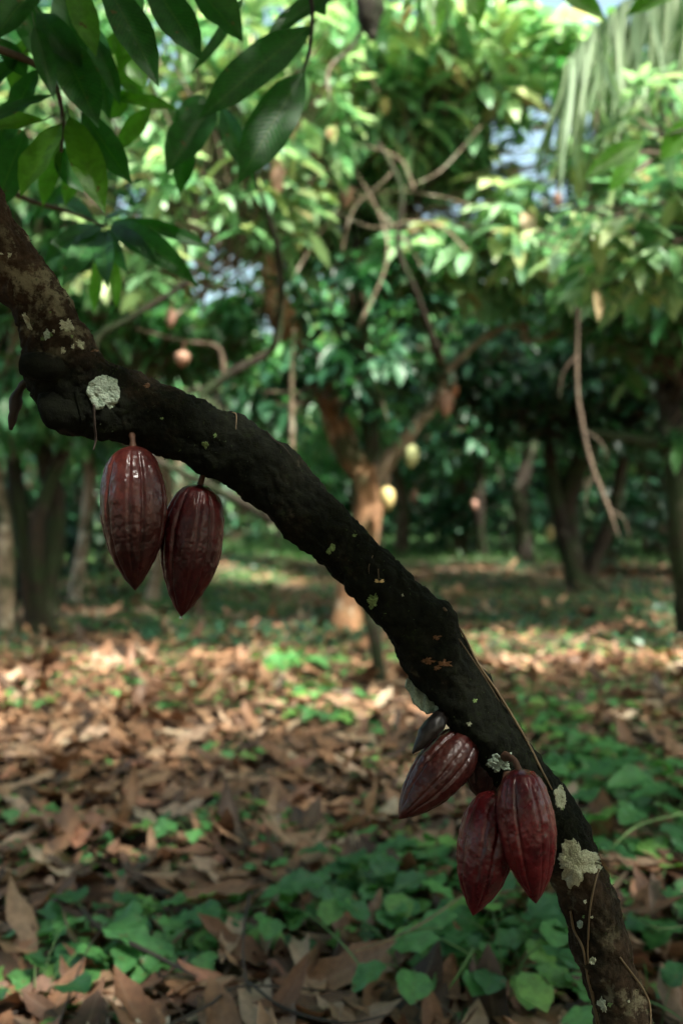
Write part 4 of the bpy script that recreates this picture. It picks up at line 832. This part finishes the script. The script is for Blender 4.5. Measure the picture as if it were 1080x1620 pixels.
fallen(320, 1620, 330, 1490, 40, brn, 'mottled grey-brown curled leaf between twigs', .07, 1.2)
fallen(530, 1620, 512, 1520, 52, tan, 'pale tan leaf fragment near the bottom middle', .06)
fallen(350, 1510, 385, 1440, 44, tan, 'tan leaf edge on, under the creeper strip', .08, 1.)
fallen(345, 1325, 395, 1250, 30, brn, 'pinkish brown forked leaf standing up in open litter', .09, 1.3)
fallen(437, 1335, 436, 1262, 26, tan, 'spoon-shaped tan leaf upright in open litter', .08, 1.2)
fallen(1030, 1450, 1045, 1340, 30, brn, 'dark brown curled leaf upright beside the trunk foot', .2, 1.3)
fallen(120, 1335, 160, 1290, 52, red, 'broad rust leaf in the open litter', .06, .5)
fallen(890, 1640, 900, 1585, 30, tan, 'small tan leaf at the foot of the leaning trunk', .08, .8)
r2 = np.random.default_rng(77)
for i in range(110):
    y = r2.uniform(1090, 1600); x = r2.uniform(-20, 640 if y < 1400 else 1080); g0 = G(x, y); an = r2.uniform(0, 6.28); L = r2.uniform(.14, .26)
    ax = np.array([math.cos(an), math.sin(an), r2.uniform(-.05, .25)]); k = 1 - .05 / CAMH
    b0 = g0 * k; b0[2] = gz(b0[0], b0[1]) + .045
    v, f, u = leaves([b0 - ax * L * .4 * [1, 1, .3]], [ax], [[r2.normal(0, .3), r2.normal(0, .3) - .1, 1]], L, L * r2.uniform(.3, .45), r2.normal(.2, .6), wave=.3, rows=14, cols=7, kind='litter', curl=(1 if r2.random() < .6 else -1) * r2.uniform(.3, 1.4))
    c_ = i % 4
    tag(mesh_obj('fallen_leaf', v, f, [brn, tan, red, M['litter']][c_], uv=u), ['brown dry leaf lying loose on the litter', 'tan dry leaf lying loose on the litter', 'rust-coloured dry leaf lying loose on the litter', 'curled dry leaf lying loose on the litter'][c_], 'dry leaf', ['brown', 'tan', 'rusty', 'curled'][c_] + ' leaves scattered over the litter')
# twigs on the floor
def twig(pix, r_, label, m='twig_dark', lift=.06):
    pts = []
    for q in pix: g0 = G(q[0], q[1]); l = q[2] if len(q) > 2 else lift; g0 = g0 * (1 - l / CAMH); g0[2] = l + gz(g0[0], g0[1]); pts.append(g0)
    v, f, u = tube(pts, [r_] * (len(pts) - 1) + [r_ * .4], seg=8, n=30, bump=.3, freq=60); tag(mesh_obj('fallen_twig', v, f, M[m], uv=u), label, 'twig', 'twigs on the ground')
twig([(110, 1400), (160, 1450), (230, 1485), (310, 1535)], .006, 'thick dark twig slanting down through the creeper strip', lift=.12)
twig([(395, 1400, .2), (385, 1470, .14), (390, 1540, .08), (430, 1640, .06)], .003, 'upright dark stem bending among the creeper leaves')
twig([(250, 1620), (330, 1580), (390, 1550), (560, 1565)], .003, 'long thin twig crossing the tan ribbed leaf', lift=.1)
twig([(395, 1545), (450, 1585), (540, 1610), (620, 1600)], .0035, 'thin dark twig running towards the trunk foot', lift=.1)
twig([(80, 1640), (110, 1560), (140, 1480), (170, 1440)], .0022, 'thin stem curving above the rusty orange leaf', lift=.12)
twig([(560, 1500), (650, 1470), (760, 1400)], .003, 'pale vine stem under the lowest pod', 'vine', .18)
twig([(0, 1590), (60, 1575), (180, 1600)], .004, 'dark twig at the bottom corner', lift=.05)
twig([(1090, 1470, .2), (1040, 1475, .22), (1000, 1455, .24)], .0025, 'yellow-green tendril beside the leaning trunk', 'stem_green')
twig([(1080, 1290, .25), (1010, 1310, .25), (965, 1350, .22)], .003, 'green vine stem reaching the leaning trunk', 'stem_green')
twig([(640, 1130), (720, 1090), (800, 1070)], .006, 'brown stick on the far litter', 'twig', .04)
twig([(0, 998), (50, 982)], .02, 'orange-brown log end at the side of the dark stems', 'vine', .06)
twig([(160, 990), (240, 985), (300, 992)], .03, 'dark fallen log lying across the mossy track', 'twig_dark', .03)

# ------------------------------------------------------------------ low green plants
def plant_proto(kind, seed, n_l, size, h, label, cat='plant', grp=None, spread=.16, m='ground_leaf'):
    r = np.random.default_rng(seed); root = tag(empty('ground_plant', (0, 0, 0)), label, cat, grp)
    B, A, Nn, S = [], [], [], []
    for i in range(n_l):
        an = i * 2.4 + r.normal(0, .3); rr_ = spread * math.sqrt((i + .5) / n_l); p = np.array([math.cos(an) * rr_, math.sin(an) * rr_, h * r.uniform(.6, 1.1)])
        B.append(p); A.append([math.cos(an) + r.normal(0, .3), math.sin(an) + r.normal(0, .3), r.uniform(-.35, .15)]); Nn.append([r.normal(0, .2), r.normal(0, .2) - .15, 1]); S.append(size * r.uniform(.7, 1.15))
        if kind == 'lobed': pass
    B = np.array(B); S = np.array(S)
    v, f, u = leaves(B, np.array(A), np.array(Nn), S, S * (.95 if kind == 'lobed' else .72), r.uniform(.1, .6, n_l), fold=r.uniform(.05, .25, n_l), wave=.12, rows=14, cols=7, kind=kind)
    mesh_obj('foliage', v, f, M[m], root, uv=u)
    for i in range(n_l):
        v, f, u = tube([(0, 0, -.02), B[i] * [.45, .45, .7], B[i]], [.0022, .0018, .0012], seg=5, n=8); mesh_obj('stem', v, f, M['stem_green'], root, uv=u)
    return root
GP = [plant_proto('lobed', 601, 6, .125, .13, '', grp=''), plant_proto('lobed', 602, 8, .105, .10, ''), plant_proto('round', 603, 6, .10, .13, ''), plant_proto('cacao', 604, 8, .11, .15, ''), plant_proto('lobed', 605, 5, .14, .17, ''), plant_proto('round', 606, 7, .075, .07, '')]
placed = set()
def put(k, px, py, lift, s, label, group, rot=None):
    """plant k so that its leaf layer shows at the pixel"""
    g0 = G(px, py) * (1 - lift / CAMH)
    o = GP[k] if k not in placed else copy_tree(GP[k]); placed.add(k)
    o.location = (g0[0], g0[1], gz(g0[0], g0[1])); o.rotation_euler = (0, 0, rnd.uniform(0, 6.28) if rot is None else rot); o.scale = (s, s, s)
    tag(o, label, 'plant', group)
    return o
r3 = np.random.default_rng(91)
ZON = [  # (x0,x1,y0,y1,count,kinds,lift,scale,label,group)
    (560, 880, 1300, 1450, 18, (0, 1, 1, 2, 3, 5), .12, 1., 'lobed creeper plant growing under the lower pod cluster', 'creepers under the lower pods'),
    (640, 880, 1450, 1530, 6, (2, 3, 3), .12, .9, 'pointed-leaf seedling growing at the foot of the leaning trunk', 'seedlings at the trunk foot'),
    (960, 1090, 1230, 1340, 6, (0, 4), .13, 1., 'lobed creeper plant on the far side of the leaning trunk', 'creepers beyond the trunk'),
    (965, 1090, 1360, 1470, 5, (2, 0), .13, .95, 'broad-leaved creeper plant close behind the lower trunk', 'creepers close behind the lower trunk'),
    (120, 480, 1385, 1440, 14, (0, 1, 1, 5), .13, .85, 'lobed creeper plant in the strip crossing the litter', 'creeper strip across the litter'),
    (480, 640, 1340, 1430, 9, (0, 1, 5, 3), .12, .9, 'lobed creeper plant where the strip meets the pod cluster', 'creepers at the end of the strip'),
    (0, 180, 1440, 1500, 4, (1, 5), .09, .75, 'small creeper plant at the shaded corner', 'corner creepers'),
    (860, 1090, 1150, 1240, 12, (1, 5, 0), .1, .9, 'light green creeper plant on the slope beyond the trunk', 'light creepers beyond the trunk'),
    (820, 1000, 1090, 1160, 8, (1, 5), .08, .9, 'small bright seedling on the farther litter', 'bright seedlings farther off'),
    (480, 580, 1080, 1140, 7, (1, 5), .08, 1., 'bright green seedling in the middle of the litter', 'bright seedlings in mid litter'),
    (440, 720, 1010, 1050, 9, (1, 5), .1, 1.2, 'green seedling at the edge of the shade', 'seedlings at the edge of the shade'),
    (0, 560, 1050, 1330, 14, (5, 1), .06, .7, 'tiny green seedling poking through open litter', 'tiny seedlings in open litter')]
for (x0, x1, y0, y1, c_, ks, lift, s, lb, gr) in ZON:
    for i in range(c_):
        put(int(r3.choice(ks)), r3.uniform(x0, x1), r3.uniform(y0, y1), lift, s * r3.uniform(.8, 1.2), lb, gr)
put(2, 55, 1500, .14, 1.05, 'round-leaved seedling at the bottom corner above the rusty leaf', None); put(5, 155, 1560, .08, .9, 'single round seedling beside the cream leaves', None)
put(4, 415, 1415, .14, .7, 'largest lobed creeper plant, centre of the strip', None); put(4, 900, 1290, .2, .8, 'lobed creeper leaf plant touching the right edge of the trunk', None)
put(2, 1040, 1545, .18, .8, 'pair-leaved seedling at the lower side of the trunk foot', None); put(3, 800, 1500, .16, 1.1, 'slender seedling with pointed whorled leaves below the lowest pod', None)
put(0, 700, 1345, .14, 1.1, 'broad lobed creeper directly below the tilted pod', None); put(2, 830, 1470, .17, .9, 'bright round-leaved creeper below the glossy red pod', None)

# small mixed ground cover and grass
def cover(name, n_, seed, region, L0, L1, kind, m, wr, up, h):
    r = np.random.default_rng(seed); B = []
    while len(B) < n_:
        x, y, ok = region(r)
        if ok: B.append((x, y))
    B = np.array(B); z = np.array([gz(a, c_) for a, c_ in B]); an = r.uniform(0, 6.28, n_)
    A = np.stack([np.cos(an), np.sin(an), r.uniform(*up, n_)], 1); L = r.uniform(L0, L1, n_)
    v, f, u = leaves(np.column_stack([B, z + r.uniform(0, h, n_)]), A, np.array([0, -.1, 1.]) + r.normal(0, .3, (n_, 3)), L, L * wr, r.uniform(.2, 1.2, n_), fold=.2, rows=4, cols=3, kind=kind)
    tag(mesh_obj(name, v, f, m, uv=u), kind='stuff')
def nzf(x, y, s, o=0): return noise.noise(Vector((x * s, y * s, o)))
def reg_near(r):
    y = r.uniform(2.0, 13.5); x = r.uniform(-1, 1) * (y * .4 + .3); k = nzf(x, y, 1.1, 4) + .35 * nzf(x, y, 4, 9) + (.18 if x > .1 * y else -.08) + (.12 if y > 5 else -.1)
    return x, y, k > .0
cover('undergrowth', 19000, 3, reg_near, .014, .048, 'round', M['ground_leaf'], .7, (-.2, .5), .06)
def reg_mid(r):
    y = r.uniform(7.5, 17); x = r.uniform(-1, 1) * (y * .4); return x, y, nzf(x, y, .8, 6) + .4 * nzf(x, y, 3, 2) > -.05
cover('undergrowth', 9000, 8, reg_mid, .03, .10, 'round', M['leaf_dark'], .55, (-.1, 1.2), .08)
def reg_track(r):
    y = r.uniform(8.5, 24); x = -.165 * y + r.normal(0, .055 * y + .2); return x, y, nzf(x, y, .9, 2) > -.15
cover('grass', 14000, 4, reg_track, .05, .14, 'strap', M['grass'], .12, (.4, 2.5), .0)
def reg_clear(r):
    y = r.uniform(17, 36); x = r.uniform(-.4, .55) * y; return x, y, True
cover('grass', 16000, 5, reg_clear, .12, .26, 'strap', M['grass'], .10, (.6, 2.5), .0)
# single grass blades by the trunk foot
for i, (bx, by, tx, ty, w_) in enumerate([(600, 1590, 520, 1450, 6), (1000, 1580, 1075, 1625, 6), (1010, 1590, 1060, 1560, 5), (750, 1500, 730, 1570, 6), (700, 1470, 640, 1500, 5)]):
    A_ = P(bx, by, 2.25 if i < 1 else 2.0); B_ = P(tx, ty, 2.2 if i < 1 else 1.95)
    v, f, u = leaves([A_], [unit(B_ - A_) + np.array([0, 0, .5])], [[.5, -.5, 1]], np.linalg.norm(B_ - A_) * 1.15, w_ / FPX * 2, .9, rows=12, cols=3, kind='strap', fold=.3)
    tag(mesh_obj('grass_blade', v, f, M['grass'], uv=u), 'single long arching grass blade near the bottom' if i == 0 else 'thin grass blade near the trunk foot', 'grass blade', None if i == 0 else 'grass blades by the trunk foot')
